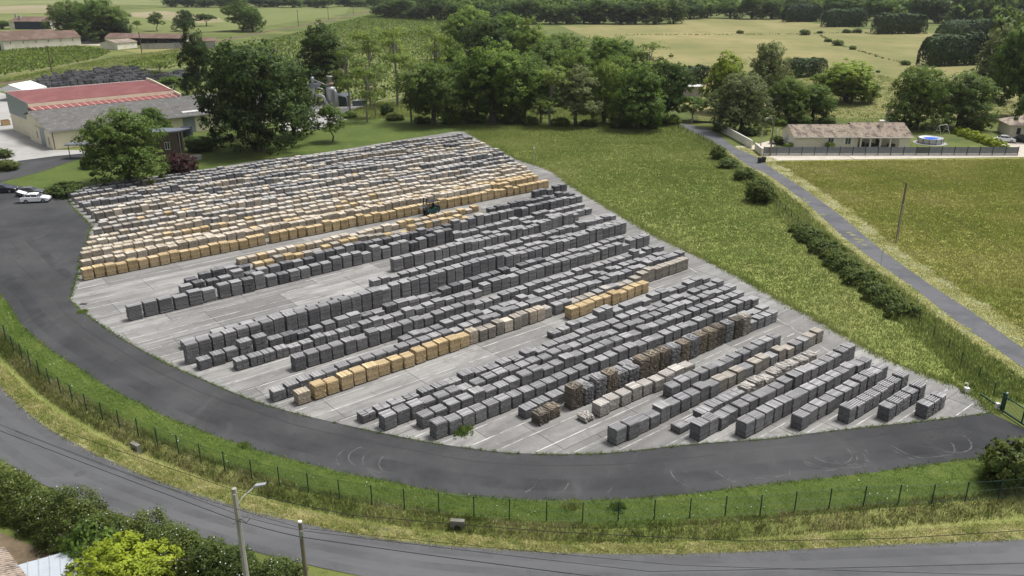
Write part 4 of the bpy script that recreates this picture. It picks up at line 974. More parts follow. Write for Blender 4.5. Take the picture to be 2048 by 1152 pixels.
bank_tufts('ditch_grass', .44, .66, 14000, .24, grassmat('ditch blades', [(0, (0.070, 0.112, 0.021)), (.4, (0.154, 0.182, 0.042)), (.72, (0.300, 0.270, 0.110)), (1, (0.520, 0.460, 0.260))], patch=(.16, .38)), 'long dry grass on the ditch bank', 7, blades=6, w=.014, spread=.16)
bank_tufts('verge_straw', .78, .985, 17000, .10, grassmat('verge blades', [(0, (0.084, 0.126, 0.022)), (.4, (0.182, 0.210, 0.042)), (.72, (0.360, 0.325, 0.130)), (1, (0.540, 0.490, 0.260))], patch=(.35, .35)), 'cut straw on the main road verge', 8, blades=5, w=.014, bend=1.8, spread=.14)
def edge_tufts(name, P, n, h, mat, label, seed, sd=.12, **kw):
    rng = np.random.default_rng(seed); P = resample(P, 400); k = rng.integers(0, 399, n); m = rng.random(400) < .75
    k = k[m[k]]; f = rng.random(len(k))[:, None]; C = P[k] * (1 - f) + P[k + 1] * f + rng.normal(0, sd, (len(k), 2)); tufts(name, None, len(C), h, mat, label, seed, pts=C, zf=lambda idx: np.full(len(idx), .02), **kw)
edge_tufts('edge_weeds', yf, 2600, .13, ML_, 'weeds growing along the joint between drive and yard', 9, .1, w=.014, spread=.06)
edge_tufts('edge_weeds', ao, 3200, .13, ML_, 'grass tufts creeping over the outer drive edge', 10, .13, w=.014, spread=.08)
edge_tufts('edge_weeds', np.vstack([yl]), 900, .15, ML_, 'weeds along the left end of the yard', 11, .15, w=.02, spread=.08)
edge_tufts('edge_weeds', smooth_line(pl(YR)), 6000, .3, MG_, 'ragged meadow grass along the yard edge', 12, .3, w=.022)
edge_tufts('edge_weeds', ru, 2600, .09, MS_, 'straw ends along the main road edge', 13, .12, w=.016, spread=.1)
for i, (x, y, r, h, lab) in enumerate([(925,866,.9,.5,'green weed clump growing through the yard beside the grey stacks'), (1378,744,.7,.7,'green weed clump beside the last pale stack'), (487,893,.5,.25,'weed tuft on the drive edge'), (165,624,.5,.2,'flat weed on the left drive edge'), (1235,1037-20,.5,.4,'flowering weed clump by the fence'), (1143,1012,.6,.35,'pale flowering weed clump on the lawn strip')]):
    c = G(x, y); rng = np.random.default_rng(i); C = np.array(c) + rng.normal(0, r * .5, (90, 2)); tufts('weed_clump', None, 90, h, ML_ if i != 5 else MG_, lab, 30 + i, pts=C, zf=lambda idx: np.full(len(idx), .05 if i < 2 else .01), w=.02, blades=6, spread=.08)
def daisies(P, n, label, seed, z=.12, pts=None):
    rng = np.random.default_rng(seed); C = scatter(P, n, rng) if pts is None else pts; n = len(C)
    V, Q, T, S = leaf_quads(np.c_[C, np.full(n, z)], np.tile([0, 0, 1.0], (n, 1)) + unit(rng, n) * .3, .035 * rng.uniform(.6, 1.5, n), rng, None, None, .9)
    tag(link(bpy.data.objects.new('daisies', mesh_np('daisies', V, Q, [M_BLOSSOM]))), label, 'flowers', kind='stuff')
rngd = np.random.default_rng(77); kk = rngd.integers(0, NS, 170); td = rngd.beta(3, 2, 170)[:, None] * .45
daisies(None, 170, 'white daisies along the fence line', 77, .1, A2[kk] * (1 - td) + B2[kk] * td + rngd.normal(0, .3, (170, 2)))
daisies(pl([(400,330),(520,315),(520,300),(450,312)]), 110, 'white daisies on the lawn behind the yard', 78)
# ------------------------------------------------------------------ buildings
M_CREAM = layered('cream render', (.74, .68, .52), [((.62, .56, .42), .35, .48, .66, .6), ((.8, .74, .58), 1.5, .55, .7, .4)], rough=.9, world=False)
M_WHITE = plain('white paint', (.74, .73, .7), .6, var=.06)
M_OFFW = layered('off white render', (.74, .7, .59), [((.55, .5, .4), .3, .48, .66, .6), ((.42, .39, .33), 1.2, .6, .76, .4)], rough=.9, world=False)
M_GREYM = plain('grey metal cladding', (.27, .3, .34), .5, .3, var=.12, scale=.6)
M_DARK = plain('dark interior', (.02, .02, .02), .9)
M_BLACK = plain('black plastic', (.018, .018, .02), .5)
M_GLASS = plain('dark window glass', (.03, .035, .04), .1, 0, .6, var=.05)
M_RED = layered('red metal roof', (.23, .078, .073), [((.29, .12, .112), .25, .45, .62, .7), ((.38, .18, .165), .5, .55, .72, .4), ((.2, .05, .045), 1.2, .55, .72, .4)], rough=.55, spec=.4, world=False)
M_REDP = layered('faded red roof sheets', (.3, .09, .082), [((.55, .42, .39), 2.2, .47, .53, .85, (1, .02, 1)), ((.3, .08, .07), .4, .5, .68, .5)], rough=.55, spec=.4, world=False)
M_FIBRE = layered('lichened fibre cement', (.15, .146, .138), [((.23, .222, .205), 1.1, .5, .62, .8), ((.085, .083, .08), .5, .5, .68, .6), ((.33, .32, .29), 3.5, .6, .72, .6), ((.06, .06, .058), 5, .56, .72, .5)], rough=.95, world=False)
M_TILE = layered('weathered roman tiles', (.40, .33, .265), [((.17, .14, .12), .8, .46, .6, .9, (1, .5, 1)), ((.1, .085, .075), 3.5, .52, .64, .7, (1, .6, 1)), ((.52, .45, .37), 1.3, .55, .7, .6), ((.14, .122, .11), 2.2, .56, .74, .65)], rough=.95, world=False)
M_TILEB = layered('brown tiles', (.15, .1, .08), [((.22, .16, .13), .2, .45, .62, .7), ((.09, .065, .055), .7, .52, .7, .6)], rough=.95, world=False)
M_CONCW = layered('grey concrete wall', (.37, .36, .335), [((.26, .25, .235), .5, .47, .64, .8, (1, 1, .3)), ((.45, .44, .41), 1.7, .56, .72, .5)], rough=.95, world=False)
M_ZINC = plain('zinc sheet', (.17, .19, .225), .45, .4, var=.12, scale=.5)
M_STEEL = plain('galvanised steel', (.36, .37, .385), .45, .5, var=.15, scale=1.2)
M_BOARD = layered('dark timber boards', (.105, .08, .06), [((.16, .125, .1), .8, .48, .62, .7, (4, 4, .3)), ((.06, .045, .035), 2, .52, .7, .6, (5, 5, .3))], rough=.9, world=False)
M_GREEN = plain('green coated steel', (.012, .05, .042), .5, .2, var=.2)
M_NAVY = plain('navy panel', (.02, .026, .05), .6)
M_TIMBER = layered('grey pole timber', (.19, .165, .12), [((.12, .1, .075), 2, .46, .64, .8, (5, 5, .4)), ((.26, .235, .18), 1, .55, .7, .5)], rough=.95, world=False)
M_CPOLE = layered('cast concrete pole', (.36, .345, .31), [((.24, .23, .2), 1.5, .46, .64, .7, (3, 3, .4))], rough=.95, world=False)
def ribbed(mb, x0, x1, y0, z0, y1, z1, pitch, h, th=.05):
    """ribbed sheet: ribs run down the slope, spaced along x"""
    xs = []; x = x0
    while x < x1 - 1e-6:
        p = min(pitch, x1 - x); xs += [(x, 0), (x + p * .5, 0), (x + p * .58, h), (x + p * .92, h)]; x += pitch
    xs.append((x1, 0)); n = len(xs)
    d = Vector((0, y1 - y0, z1 - z0)).normalized(); nn = Vector((0, -d.z, d.y)); nn = nn if nn.z > 0 else -nn
    V = []
    for (yy, zz) in ((y0, z0), (y1, z1)):
        V += [(x, yy + nn.y * k, zz + nn.z * k) for x, k in xs]
    for (yy, zz) in ((y0, z0), (y1, z1)):
        V += [(x, yy - nn.y * th, zz - nn.z * th) for x, k in xs]
    Q = [(i, i + 1, n + i + 1, n + i) for i in range(n - 1)] + [(2*n + i, 3*n + i, 3*n + i + 1, 2*n + i + 1) for i in range(n - 1)]
    Q += [(i, 2*n + i, 2*n + i + 1, i + 1) for i in range(n - 1)] + [(n + i, n + i + 1, 3*n + i + 1, 3*n + i) for i in range(n - 1)]
    Q += [(0, n, 3*n, 2*n), (n-1, 3*n-1, 4*n-1, 2*n-1)][:1]
    return mb.add(V, Q)
def part(parent, name, mat, *bs, smooth=False):
    mb = MB()
    for b in bs: mb.box(*b)
    return mb.obj(name, mat, parent, smooth)
def window(parent, x0, x1, y, z0, z1, shutters=False, face='y', fmat=None):
    """window in a wall facing -y (or -x): frame, two panes, sill"""
    t = (lambda a, b, c, d, e, f: (a, b, c, d, e, f)) if face == 'y' else (lambda a, b, c, d, e, f: (c, d, a, b, e, f))
    w = part(parent, 'window', M_GLASS, t(x0, x1, y - .012, y + .05, z0, z1))
    fm = fmat or M_WHITE
    part(w, 'frame', fm, t(x0 - .06, x0, y - .05, y + .03, z0, z1), t(x1, x1 + .06, y - .05, y + .03, z0, z1), t(x0 - .06, x1 + .06, y - .05, y + .03, z1, z1 + .07), t((x0 + x1) / 2 - .04, (x0 + x1) / 2 + .04, y - .04, y + .02, z0, z1))
    part(w, 'sill', fm, t(x0 - .1, x1 + .1, y - .12, y + .02, z0 - .09, z0 - .005))
    if shutters:
        hw = (x1 - x0) / 2
        part(parent, 'shutter', M_WHITE, t(x0 - .1 - hw, x0 - .1, y - .07, y - .015, z0 - .05, z1 + .06)); part(parent, 'shutter', M_WHITE, t(x1 + .1, x1 + .1 + hw, y - .07, y - .015, z0 - .05, z1 + .06))
# --- grey roofed hall of the works
H1 = empty('works_hall', (-101, 180.7, 0), math.atan2(.694, .72), 'cream hall with a long lichened grey roof beside the rounded tree', 'building')
MB().prismx([(0, 0), (16.3, 0), (16.3, 5.75), (12.9, 6.7), (0, 4.0)], 0, 58).obj('wall', M_CREAM, H1)
rf = ribbed(MB(), -.5, 58.3, -.55, 4.02, 12.95, 6.95, .35, .055).obj('roof', M_FIBRE, H1)
ribbed(MB(), -.5, 58.3, 16.9, 5.85, 12.97, 6.93, .35, .055).obj('roof', M_FIBRE, H1)
for a, b in ((30.5, 36.5), (39.5, 46)): ribbed(MB(), a, b, 1.6, 4.60, 2.6, 4.82, .35, .055, .02).obj('skylight', plain('clear roof sheet', (.62, .63, .62), .4), rf)
part(H1, 'gutter', M_STEEL, (-.5, 58.3, -.72, -.56, 3.86, 3.98))
part(H1, 'sliding_door', M_GREYM, (-.09, -.03, 4.6, 7.6, .05, 3.9)); part(H1, 'door_rail', M_STEEL, (-.14, -.05, 3.2, 10.2, 3.95, 4.1))
window(H1, 9.6, 10.5, 0, 1.3, 2.9, face='x', fmat=M_CREAM); window(H1, 1.4, 2.2, 0, .9, 2.6, face='x', fmat=M_CREAM)
for x in (.3, 19, 37.5, 45.5): part(H1, 'drainpipe', M_BOARD, (x, x + .12, -.16, -.03, .1, 3.9))
for a, b in ((29.5, 32.5), (41, 47)): part(H1, 'door', M_GREYM, (a, b, -.06, -.015, .05, 3.6))
# --- red roofed hall
H2 = empty('works_hall', (-101, 180.7, 0), math.atan2(.694, .72), 'taller hall with red metal roof and grey clad end behind the grey roof', 'building')
MB().prismx([(16.5, 0), (34, 0), (34, 9.0), (17.1, 8.0), (17.1, 6.8), (16.5, 6.8)], .9, 35.5).obj('wall', M_CREAM, H2)
MB().prismx([(16.7, 4.2), (34.05, 4.2), (34.05, 9.25), (17.0, 8.3)], .8, .87).obj('end_cladding', M_GREYM, H2)
ribbed(MB(), .85, 35.2, 16.8, 8.18, 34.3, 9.2, .5, .07).obj('roof', M_RED, H2)
LRF = part(H2, 'lower_roof', M_GREYM, (.85, 35.2, 13.4, 17.0, 6.75, 6.85))
M_PINK = plain('clear pink roof sheet', (.58, .45, .42), .5, var=.12); M_REDS = plain('faded red roof sheet', (.28, .085, .078), .55, var=.15)
for k in range(42):
    ribbed(MB(), .85 + k * .818, .85 + k * .818 + (.5 if k % 2 == 0 else .8), 13.3, 7.0, 17.05, 7.35, .4, .05).obj('roof_sheet', M_REDS, LRF)
    ribbed(MB(), .85 + k * .818 + .5, .85 + k * .818 + .8, 13.32, 6.985, 17.05, 7.335, .3, .03).obj('roof_sheet', M_PINK, LRF) if k % 2 == 0 else None
MB().prismx([(13.2, 6.6), (34.3, 6.6), (34.3, 9.9), (31, 9.75), (13.2, 7.6)], 35.2, 35.5).obj('gable_parapet', M_CREAM, H2)
part(H2, 'ridge_flashing', M_WHITE, (.8, 35.2, 34.25, 34.45, 9.15, 9.32)); MB().tube([(33.0, 13.6, 7.05), (35.1, 16.5, 9.3)], .06, 5).obj('stay', M_STEEL, H2)
part(H2, 'fascia', M_CREAM, (.86, 35.2, 16.72, 16.79, 7.36, 8.12))
# --- white marquee
tA, tB, tC = np.array(G(16, 169, 5)), np.array(G(61, 161, 5)), np.array(G(43, 183, 3.2))
td = (tB - tA) / np.linalg.norm(tB - tA); hw = abs(np.dot(tC - tA, [td[1], -td[0]]))
TE = empty('marquee', (tA[0], tA[1], 0), math.atan2(td[1], td[0]), 'white marquee tent beside the red roofed hall', 'tent')
LT = float(np.linalg.norm(tB - tA))
M_CANVAS = plain('white canvas', (.8, .8, .79), .7, var=.04)
MB().add([(0, -hw, 3.2), (LT, -hw, 3.2), (LT, 0, 5), (0, 0, 5), (LT, hw, 3.2), (0, hw, 3.2), (0, -hw, 3.1), (LT, -hw, 3.1), (LT, 0, 4.9), (0, 0, 4.9), (LT, hw, 3.1), (0, hw, 3.1)],
         [(0, 1, 2, 3), (3, 2, 4, 5), (6, 9, 8, 7), (9, 11, 10, 8), (0, 6, 7, 1), (5, 4, 10, 11)]).obj('roof', M_CANVAS, TE)
MB().prismx([(-hw, 3.05), (hw, 3.05), (0, 4.85)], .02, .08).obj('gable_flap', M_CANVAS, TE)
part(TE, 'side_wall', M_CANVAS, (.1, LT, -hw + .02, -hw + .08, 0, 3.1)); part(TE, 'back_wall', M_BOARD, (LT - .1, LT - .02, -hw + .1, hw - .1, 0, 3.1))
for y in (-hw + .2, 0, hw - .2): part(TE, 'curtain', M_CANVAS, (.1, .25, y - .35, y + .35, 0, 3.05))
# --- curved roof pavilion and carport
PV = empty('pavilion', (*G(330, 305), 0), .25, 'timber pavilion with a curved blade shaped grey roof', 'building')
MB().prismz([(-3.2, -2.6), (3.2, -2.6), (3.8, 2.6), (-3.2, 2.6)], 0, 4.6).obj('wall', M_BOARD, PV)
MB().prismz([(-6, -2.6), (0, -3.5), (3.5, -2.6), (5.6, -.6), (6.0, .4), (5.2, 1.1), (2, 1.9), (-2, 2.6), (-6, 3.0)], 4.65, 4.95).obj('roof', M_ZINC, PV)
for x, y in ((3.6, -2.3), (5.3, .2)): MB().tube([(x, y, 0), (x, y, 4.65)], .12, 8).obj('post', M_STEEL, PV)
window(PV, .6, 1.5, -2.6, 1.2, 2.6)
CPT = empty('canopy', (*G(165, 316), 0), .12, 'flat dark canopy on two thin posts by the grey hall', 'canopy')
part(CPT, 'roof', M_ZINC, (-2.6, 2.4, -1.3, 1.3, 2.9, 3.1))
for x in (-2.1, 1.0): MB().tube([(x, -.8, 0), (x, -.8, 2.9)], .08, 6).obj('post', M_BLACK, CPT)
WELL = empty('stone_well', (*G(392, 318), 0), 0, 'round stone well on the lawn by the pavilion', 'well')
MB().lathe([(1.25, 0), (1.2, .75), (.85, .78), (.8, .3)], 18).obj('curb', M_CONCW, WELL); MB().lathe([(.8, .3), (.1, .31)], 18).obj('water', M_GLASS, WELL)
tag(part(None, 'navy_bin', M_NAVY, (0, 2.2, 0, 1.6, 0, 2.4)), 'dark navy skip against the cream hall wall', 'skip').location = (*G(363, 275), 0)
CR = empty('wooden_crate', (*G(12, 250), 0), .75, 'open wooden crate of dark scrap in front of the works', 'crate'); part(CR, 'side', plain('crate boards', (.42, .28, .14), .85), (-.9, .9, -.9, -.82, .1, 1.3), (-.9, .9, .82, .9, .1, 1.3), (-.9, -.82, -.8, .8, .1, 1.3), (.82, .9, -.8, .8, .1, 1.3)); part(CR, 'contents', M_BLACK, (-.8, .8, -.8, .8, .1, 1.12))
YM = empty('yellow_machine', (*G(27, 233), 0), .7, 'small yellow machine leaning on the grey clad wall', 'machine'); M_YEL = plain('yellow paint', (.62, .42, .03), .5); part(YM, 'body', M_YEL, (-.5, .5, -.4, .4, .2, .9), (-.2, .5, -.3, .3, .9, 1.4)); part(YM, 'foot', M_BLACK, (-.6, .6, -.45, .45, 0, .19))
# --- dust extractor
DE = empty('dust_extractor', (*G(664, 216), 0), 0, 'silver dust extractor with fat bent ducts on the concrete pad', 'machine')
MB().lathe([(1.4, 0), (1.4, 5.2), (1.3, 5.9), (.75, 6.0), (.75, 6.5)], 18).obj('tank', M_STEEL, DE, True)
MB().lathe([(.6, 6.5), (.95, 6.6), (.95, 7.1), (.6, 7.2)], 14).obj('collar', plain('rusty collar', (.36, .25, .2), .7), DE, True)
MB().lathe([(.62, 7.2), (.62, 8.7), (.85, 8.75), (.85, 9.0), (.5, 9.05)], 14).obj('chimney', M_STEEL, DE, True)
MB().tube([(1.0, -1.1, 5.3), (1.6, -1.5, 5.0), (1.9, -1.7, 4.2), (1.95, -1.7, 2.5), (1.95, -1.7, .6)], .42, 10).obj('duct', M_STEEL, DE, True)
MB().tube([(-4.4, -1, 3.5), (-2.8, -1.2, 3.8), (-1.9, -1.4, 3.4), (-1.4, -1.5, 2.2), (-.6, -1.6, .9), (-.3, -1.6, .2)], .42, 10).obj('duct', M_STEEL, DE, True)
MB().tube([(-5.0, 0, 8.1), (-1.0, 0, 6.4), (0, 0, 6.0)], .18, 8).obj('duct', M_STEEL, DE, True)
MB().tube([(-4.2, -.4, 5.9), (-2.3, -.5, 5.5), (-1.9, -.5, 5.1), (-1.8, -.5, 2.6)], .2, 8).obj('duct', M_STEEL, DE, True)
MB().tube([(2.0, 0, 3.6), (4.2, -.6, 3.3), (4.7, -.8, 2.9), (4.8, -.9, .2)], .2, 8).obj('duct', M_STEEL, DE, True)
CYC = part(DE, 'hopper', M_STEEL, (-5.7, -4.3, -.7, .7, 2.6, 5.7)); MB().lathe([(.5, 7.0), (.5, 8.6), (.3, 8.8)], 10, -5, 0).obj('stack', M_STEEL, DE, True)
MB().prismz([(-6.4, -1.4), (-3.4, -1.4), (-3.4, 1.4), (-6.4, 1.4)], 5.75, 6.9).obj('filter_head', M_ZINC, DE)
for x in (-5.6, -4.4): part(DE, 'leg', M_STEEL, (x - .08, x + .08, -.6, -.44, 0, 2.6))
CT = empty('control_cabin', (*G(688, 213), 0), .1, 'dark green cabin with a sloping grey roof by the dust extractor', 'cabin')
part(CT, 'wall', plain('dark green cladding', (.03, .05, .048), .7), (-1.8, 1.8, 0, 2.6, 0, 2.9)); MB().prismx([(-.3, 2.95), (2.9, 3.5), (2.9, 3.6), (-.3, 3.05)], -2.0, 2.0).obj('roof', M_ZINC, CT)
CN = empty('container', (*G(720, 212), 0), .3, 'low grey green waste container beyond the concrete pad', 'container'); MB().prism([(-1.9, 0), (1.9, 0), (2.1, 1.5), (-2.1, 1.5)], 0, 1.9).obj('body', plain('grey green steel', (.09, .12, .115), .6), CN); part(CN, 'lid', M_STEEL, (-1.6, .4, .1, 1.8, 1.52, 1.6))
# --- long white barn, open farm shed, old farmhouse
def gable_house(name, loc, rz, L, D, he, hr, wall, roof, label, over=.5, pitch=.6):
    r = empty(name, (loc[0], loc[1], 0), rz, label, 'building')
    MB().prismx([(0, 0), (D, 0), (D, he), (D/2, hr - .25), (0, he)], 0, L).obj('wall', wall, r)
    k = (hr - he) / (D / 2)
    ribbed(MB(), -over, L + over, -over, he - over * k + .02, D/2, hr + .02, pitch, .06).obj('roof', roof, r); ribbed(MB(), -over, L + over, D + over, he - over * k + .02, D/2 + .01, hr + .01, pitch, .06).obj('roof', roof, r)
    return r
BA = gable_house('barn', (-257, 433.4), math.atan2(28.1, 24.8), 38, 15, 5.0, 8.2, M_OFFW, M_TILEB, 'long off white barn with a brown roof behind the vines')
for i in range(6): part(BA, 'slit_window', M_DARK, (3.2 + i * 6.1, 3.55 + i * 6.1, -.03, .02, 3.2, 4.2))
part(BA, 'door', M_DARK, (-.03, .02, 4.5, 8.5, 0, 3.8))
for i in range(3): part(BA, 'pilaster', M_OFFW, (12 + i * 8, 12.12 + i * 8, -.05, -.01, 0, 4.9))
gable_house('barn', (-268, 455), math.atan2(28.1, 24.8), 26, 12, 5.4, 8.0, M_OFFW, M_TILEB, 'second brown roofed barn right behind the long barn')
FS = empty('farm_shed', (-224, 474, 0), -.13, 'brown roofed farm shed with an open dark front', 'building')
MB().prismx([(9, 0), (9.3, 0), (9.3, 4.2), (9, 4.2)], 0, 47).obj('back_wall', M_CONCW, FS); part(FS, 'side_wall', M_OFFW, (0, 14, 0, 9, 0, 3.9), (47, 47.3, 0, 9, 0, 3.9))
ribbed(MB(), -.5, 48, -.7, 3.7, 4.8, 5.9, .8, .06).obj('roof', M_TILEB, FS); ribbed(MB(), -.5, 48, 9.9, 3.9, 4.81, 5.9, .8, .06).obj('roof', M_TILEB, FS)
for x in (18, 24, 30, 36, 41): part(FS, 'post', M_BOARD, (x, x + .3, .1, .4, 0, 3.75))
part(FS, 'stored_goods', M_BLACK, (17, 26, 4, 7, 0, 2.4), (29, 38, 3, 7, 0, 2.9)); part(FS, 'tarpaulin', plain('teal tarpaulin', (.08, .3, .3), .6), (38, 42, 1.5, 4, .3, 1.6))
gable_house('farm_shed', (-203, 441), 1.25, 14, 11, 3.2, 4.6, M_OFFW, M_TILE, 'small farm building with rusty tiles before the open shed', .4)
FW = empty('yard_wall', (-192, 443, 0), .28, 'grey concrete wall closing the open farm shed yard', 'wall'); part(FW, 'wall', M_CONCW, (0, 27, 0, .3, 0, 2.7)); part(FW, 'coping', M_CONCW, (-.1, 27.1, -.06, .36, 2.71, 2.8))
gable_house('farm_shed', (-168, 449), .35, 12, 9, 3.6, 5.0, M_CONCW, M_TILEB, 'grey walled farm building at the right end of the yard wall')
tag(part(None, 'concrete_hut', M_CONCW, (0, 4.5, 0, 3.5, 0, 3.4)), 'tiny pale hut between the barn and the farm shed', 'hut').location = (*G(171, 82), 0)
tag(part(None, 'blue_bin', plain('blue plastic', (.03, .06, .35), .5), (0, 2.6, 0, 1.2, 0, 1.6)), 'blue bin at the right end of the long barn', 'bin').location = (*G(161, 83), 0)
OF = empty('farmhouse', (-356, 612, 0), -.05, 'old farmhouse with a brown tiled roof and dark sheeted wall', 'building')
part(OF, 'wall', M_OFFW, (0, 30, .05, 13, 0, 5.4)); part(OF, 'dark_sheeting', M_NAVY, (4, 30, -.06, .02, 0, 5.3))
MB().add([(-.7, -.8, 5.3), (30.7, -.8, 5.3), (30.7, 13.8, 5.3), (-.7, 13.8, 5.3), (4, 6.5, 8.4), (26, 6.5, 8.4)], [(0, 1, 5, 4), (1, 2, 5), (2, 3, 4, 5), (3, 0, 4), (3, 2, 1, 0)]).obj('roof', M_TILEB, OF)
part(OF, 'chimney', M_CONCW, (6, 7.6, 2.5, 4, 6, 9)); part(OF, 'chimney', M_CONCW, (1.5, 2.5, 6, 7, 7, 10))
# --- bungalow
HX, HY = 62.4, 182.2
BG = empty('bungalow', (HX, HY, 0), 0, 'cream bungalow with weathered tile roof and arched porch', 'house')
M_HWALL = layered('pale bungalow render', (.76, .69, .57), [((.68, .6, .48), .25, .48, .66, .5), ((.52, .42, .3), .9, .62, .76, .35)], rough=.9, world=False)
MB().prismx([(0, 0), (9, 0), (9, 2.75), (4.5, 4.35), (0, 2.75)], 0, 14.2).obj('wall', M_HWALL, BG)
MB().prismx([(2.6, 0), (9.4, 0), (9.4, 2.75), (5, 4.6), (2.6, 3.5)], 14.25, 25.4).obj('wall', M_HWALL, BG)
ribbed(MB(), -.3, 14.6, -.55, 2.62, 4.5, 4.55, .26, .07).obj('roof', M_TILE, BG); ribbed(MB(), -.3, 14.6, 9.5, 2.7, 4.51, 4.55, .26, .07).obj('roof', M_TILE, BG)
r2 = ribbed(MB(), 13.7, 26.0, -1.0, 2.62, 5.0, 4.9, .26, .07).obj('roof', M_TILE, BG); ribbed(MB(), 13.7, 26.0, 10, 2.8, 5.01, 4.9, .26, .07).obj('roof', M_TILE, BG)
part(r2, 'chimney', M_HWALL, (19.9, 20.7, 3.2, 4.0, 3.9, 5.5)); part(r2, 'chimney_cap', M_WHITE, (19.8, 20.8, 3.1, 4.1, 5.51, 5.65))
part(BG, 'gutter', M_WHITE, (-.3, 14.2, -.68, -.56, 2.5, 2.64)); part(BG, 'gutter', M_WHITE, (14.3, 26, -1.13, -1.01, 2.5, 2.64))
window(BG, 7.6, 8.7, 0, 1.0, 2.25, True); window(BG, 11.4, 12.5, 0, 1.0, 2.25, True)
for a, b in ((1.2, 3.4), (4.6, 6.8)): part(BG, 'garage_door', M_WHITE, (-.05, -.01, a, b, .02, 2.2))
for x in (14.4, 16.5, 18.7, 20.9, 23.0): part(BG, 'porch_column', M_HWALL, (x, x + .3, -.75, -.4, 0, 2.0))
for i, x in enumerate((14.7, 16.8, 19.0, 21.2)):
    w = 1.8; P = [(x + w, 2.6), (x, 2.6), (x, 2.0)] + [(x + w/2 - w/2 * math.cos(a), 2.0 + .38 * math.sin(a)) for a in np.linspace(0, math.pi, 9)[1:-1]] + [(x + w, 2.0)]
    MB().prism(P, -.7, -.45).obj('porch_arch', M_HWALL, BG)
for x in (14.4, 16.5, 18.7, 20.9, 23.0): part(BG, 'porch_pier', M_HWALL, (x, x + .3, -.7, -.45, 2.005, 2.6))
part(BG, 'porch_end', M_HWALL, (23.3, 25.4, -.7, -.4, 0, 2.6)); part(BG, 'porch_floor', M_APRON, (14.3, 25.6, -1.1, 2.55, .02, .12))
part(BG, 'porch_sofa', M_BLACK, (16.9, 18.4, .8, 1.7, .13, .9)); part(BG, 'porch_table', M_BOARD, (21.4, 22.8, .6, 1.5, .13, .85)); part(BG, 'porch_door', M_GLASS, (19.2, 20.4, 2.55, 2.585, .13, 2.2)); part(BG, 'barbecue', M_BLACK, (15.2, 16.1, .9, 1.6, .13, 1.2))
# --- panel fence of the bungalow
PF = empty('panel_fence', (53.6, 174.6, 0), 0, 'long grey slatted privacy fence on a pale kerb before the bungalow', 'fence')
M_SLATG = plain('grey pvc slats', (.15, .165, .19), .55, var=.14, scale=1.0, rnd=.12); M_SLATD = plain('dark fence panel', (.06, .065, .07), .6)
M_KERB = plain('pale kerb', (.55, .53, .5), .9, var=.15)
SLATM = MB()
for k in range(6): SLATM.box(.06, 2.6, -.03, .03, .48 + k * .225, .48 + k * .225 + .205)
SLATM = SLATM.mesh('panel', M_SLATG); POSTM = MB().box(-.05, .05, -.07, .07, 0, 1.95).mesh('post', M_BLACK); KERBM = MB().box(.06, 2.6, -.08, .08, 0, .44).mesh('kerb_board', M_KERB)
for i in range(20):
    x = i * 2.71; inst(POSTM, 'post', PF, (x, 0, 0)); inst(SLATM, 'panel', PF, (x, 0, 0), mat=M_SLATD if i == 12 else None); inst(KERBM, 'kerb_board', PF, (x, 0, 0))
inst(POSTM, 'post', PF, (20 * 2.71, 0, 0))
# --- pool, swing, table, neighbours
PO = empty('round_pool', (*G(1860, 286), 0), 0, 'round above ground pool with a blue cover', 'pool')
MB().lathe([(2.6, .05), (2.6, 1.2), (2.66, 1.25), (2.5, 1.25), (2.45, 1.1)], 28).obj('wall', plain('pale pool liner', (.55, .58, .62), .5), PO, True); MB().lathe([(2.46, 1.05), (1.2, 1.12), (.05, 1.13)], 28).obj('cover', plain('blue pool cover', (.03, .12, .62), .4, var=.2), PO, True)
for k in range(12):
    a = 2 * math.pi * k / 12; MB().tube([(2.7 * math.cos(a), 2.7 * math.sin(a), 0), (2.7 * math.cos(a), 2.7 * math.sin(a), 1.25)], .05, 5).obj('leg', M_BLACK, PO)
MB().lathe([(3.6, 0), (3.6, .04), (.1, .045)], 24).obj('pad', M_APRON, PO)
SW = empty('swing_frame', (*G(1883, 270), 0), .5, 'wooden A frame swing behind the pool', 'swing')
M_SWW = plain('pale swing timber', (.5, .47, .42), .8)
MB().tube([(-1.5, 0, 2.4), (1.5, 0, 2.4)], .07, 6).obj('beam', M_SWW, SW)
for x in (-1.5, 1.5):
    for y in (-1.0, 1.0): MB().tube([(x, 0, 2.45), (x * 1.1, y, 0)], .06, 6).obj('leg', M_SWW, SW)
    MB().tube([(x * 1.05, -.5, 1.2), (x * 1.05, .5, 1.2)], .045, 5).obj('brace', M_SWW, SW)
part(SW, 'seat', M_BOARD, (-.3, .3, -.12, .12, .5, .54))
for x in (-.28, .28): MB().tube([(x, 0, .5), (x, 0, 2.38)], .012, 4).obj('rope', M_BLACK, SW)
GT = empty('garden_table', (*G(1860, 258), 0), .2, 'white garden table with chairs under the big rounded trees', 'table'); MB().lathe([(.7, .7), (.7, .74)], 14).obj('top', M_WHITE, GT); MB().tube([(0, 0, 0), (0, 0, .7)], .06, 6).obj('leg', M_WHITE, GT)
for k in range(4):
    a = k * 1.57 + .4; C = empty('garden_chair', (G(1860, 258)[0] + 1.3 * math.cos(a), G(1860, 258)[1] + 1.3 * math.sin(a), 0), a, f'white garden chair, {nth(k+1)} counted around the garden table', 'chair', 'white garden chairs')
    part(C, 'seat', M_WHITE, (-.22, .22, -.22, .22, .4, .44)); part(C, 'backrest', M_WHITE, (.18, .22, -.22, .22, .44, .85))
    for sx in (-.2, .16):
        for sy in (-.2, .16): part(C, 'leg', M_WHITE, (sx, sx + .04, sy, sy + .04, 0, .4))
NH = empty('neighbour_house', (G(2020, 275)[0], G(2020, 275)[1], 0), -.2, 'cream house with a hipped tile roof cut by the right frame edge', 'house')
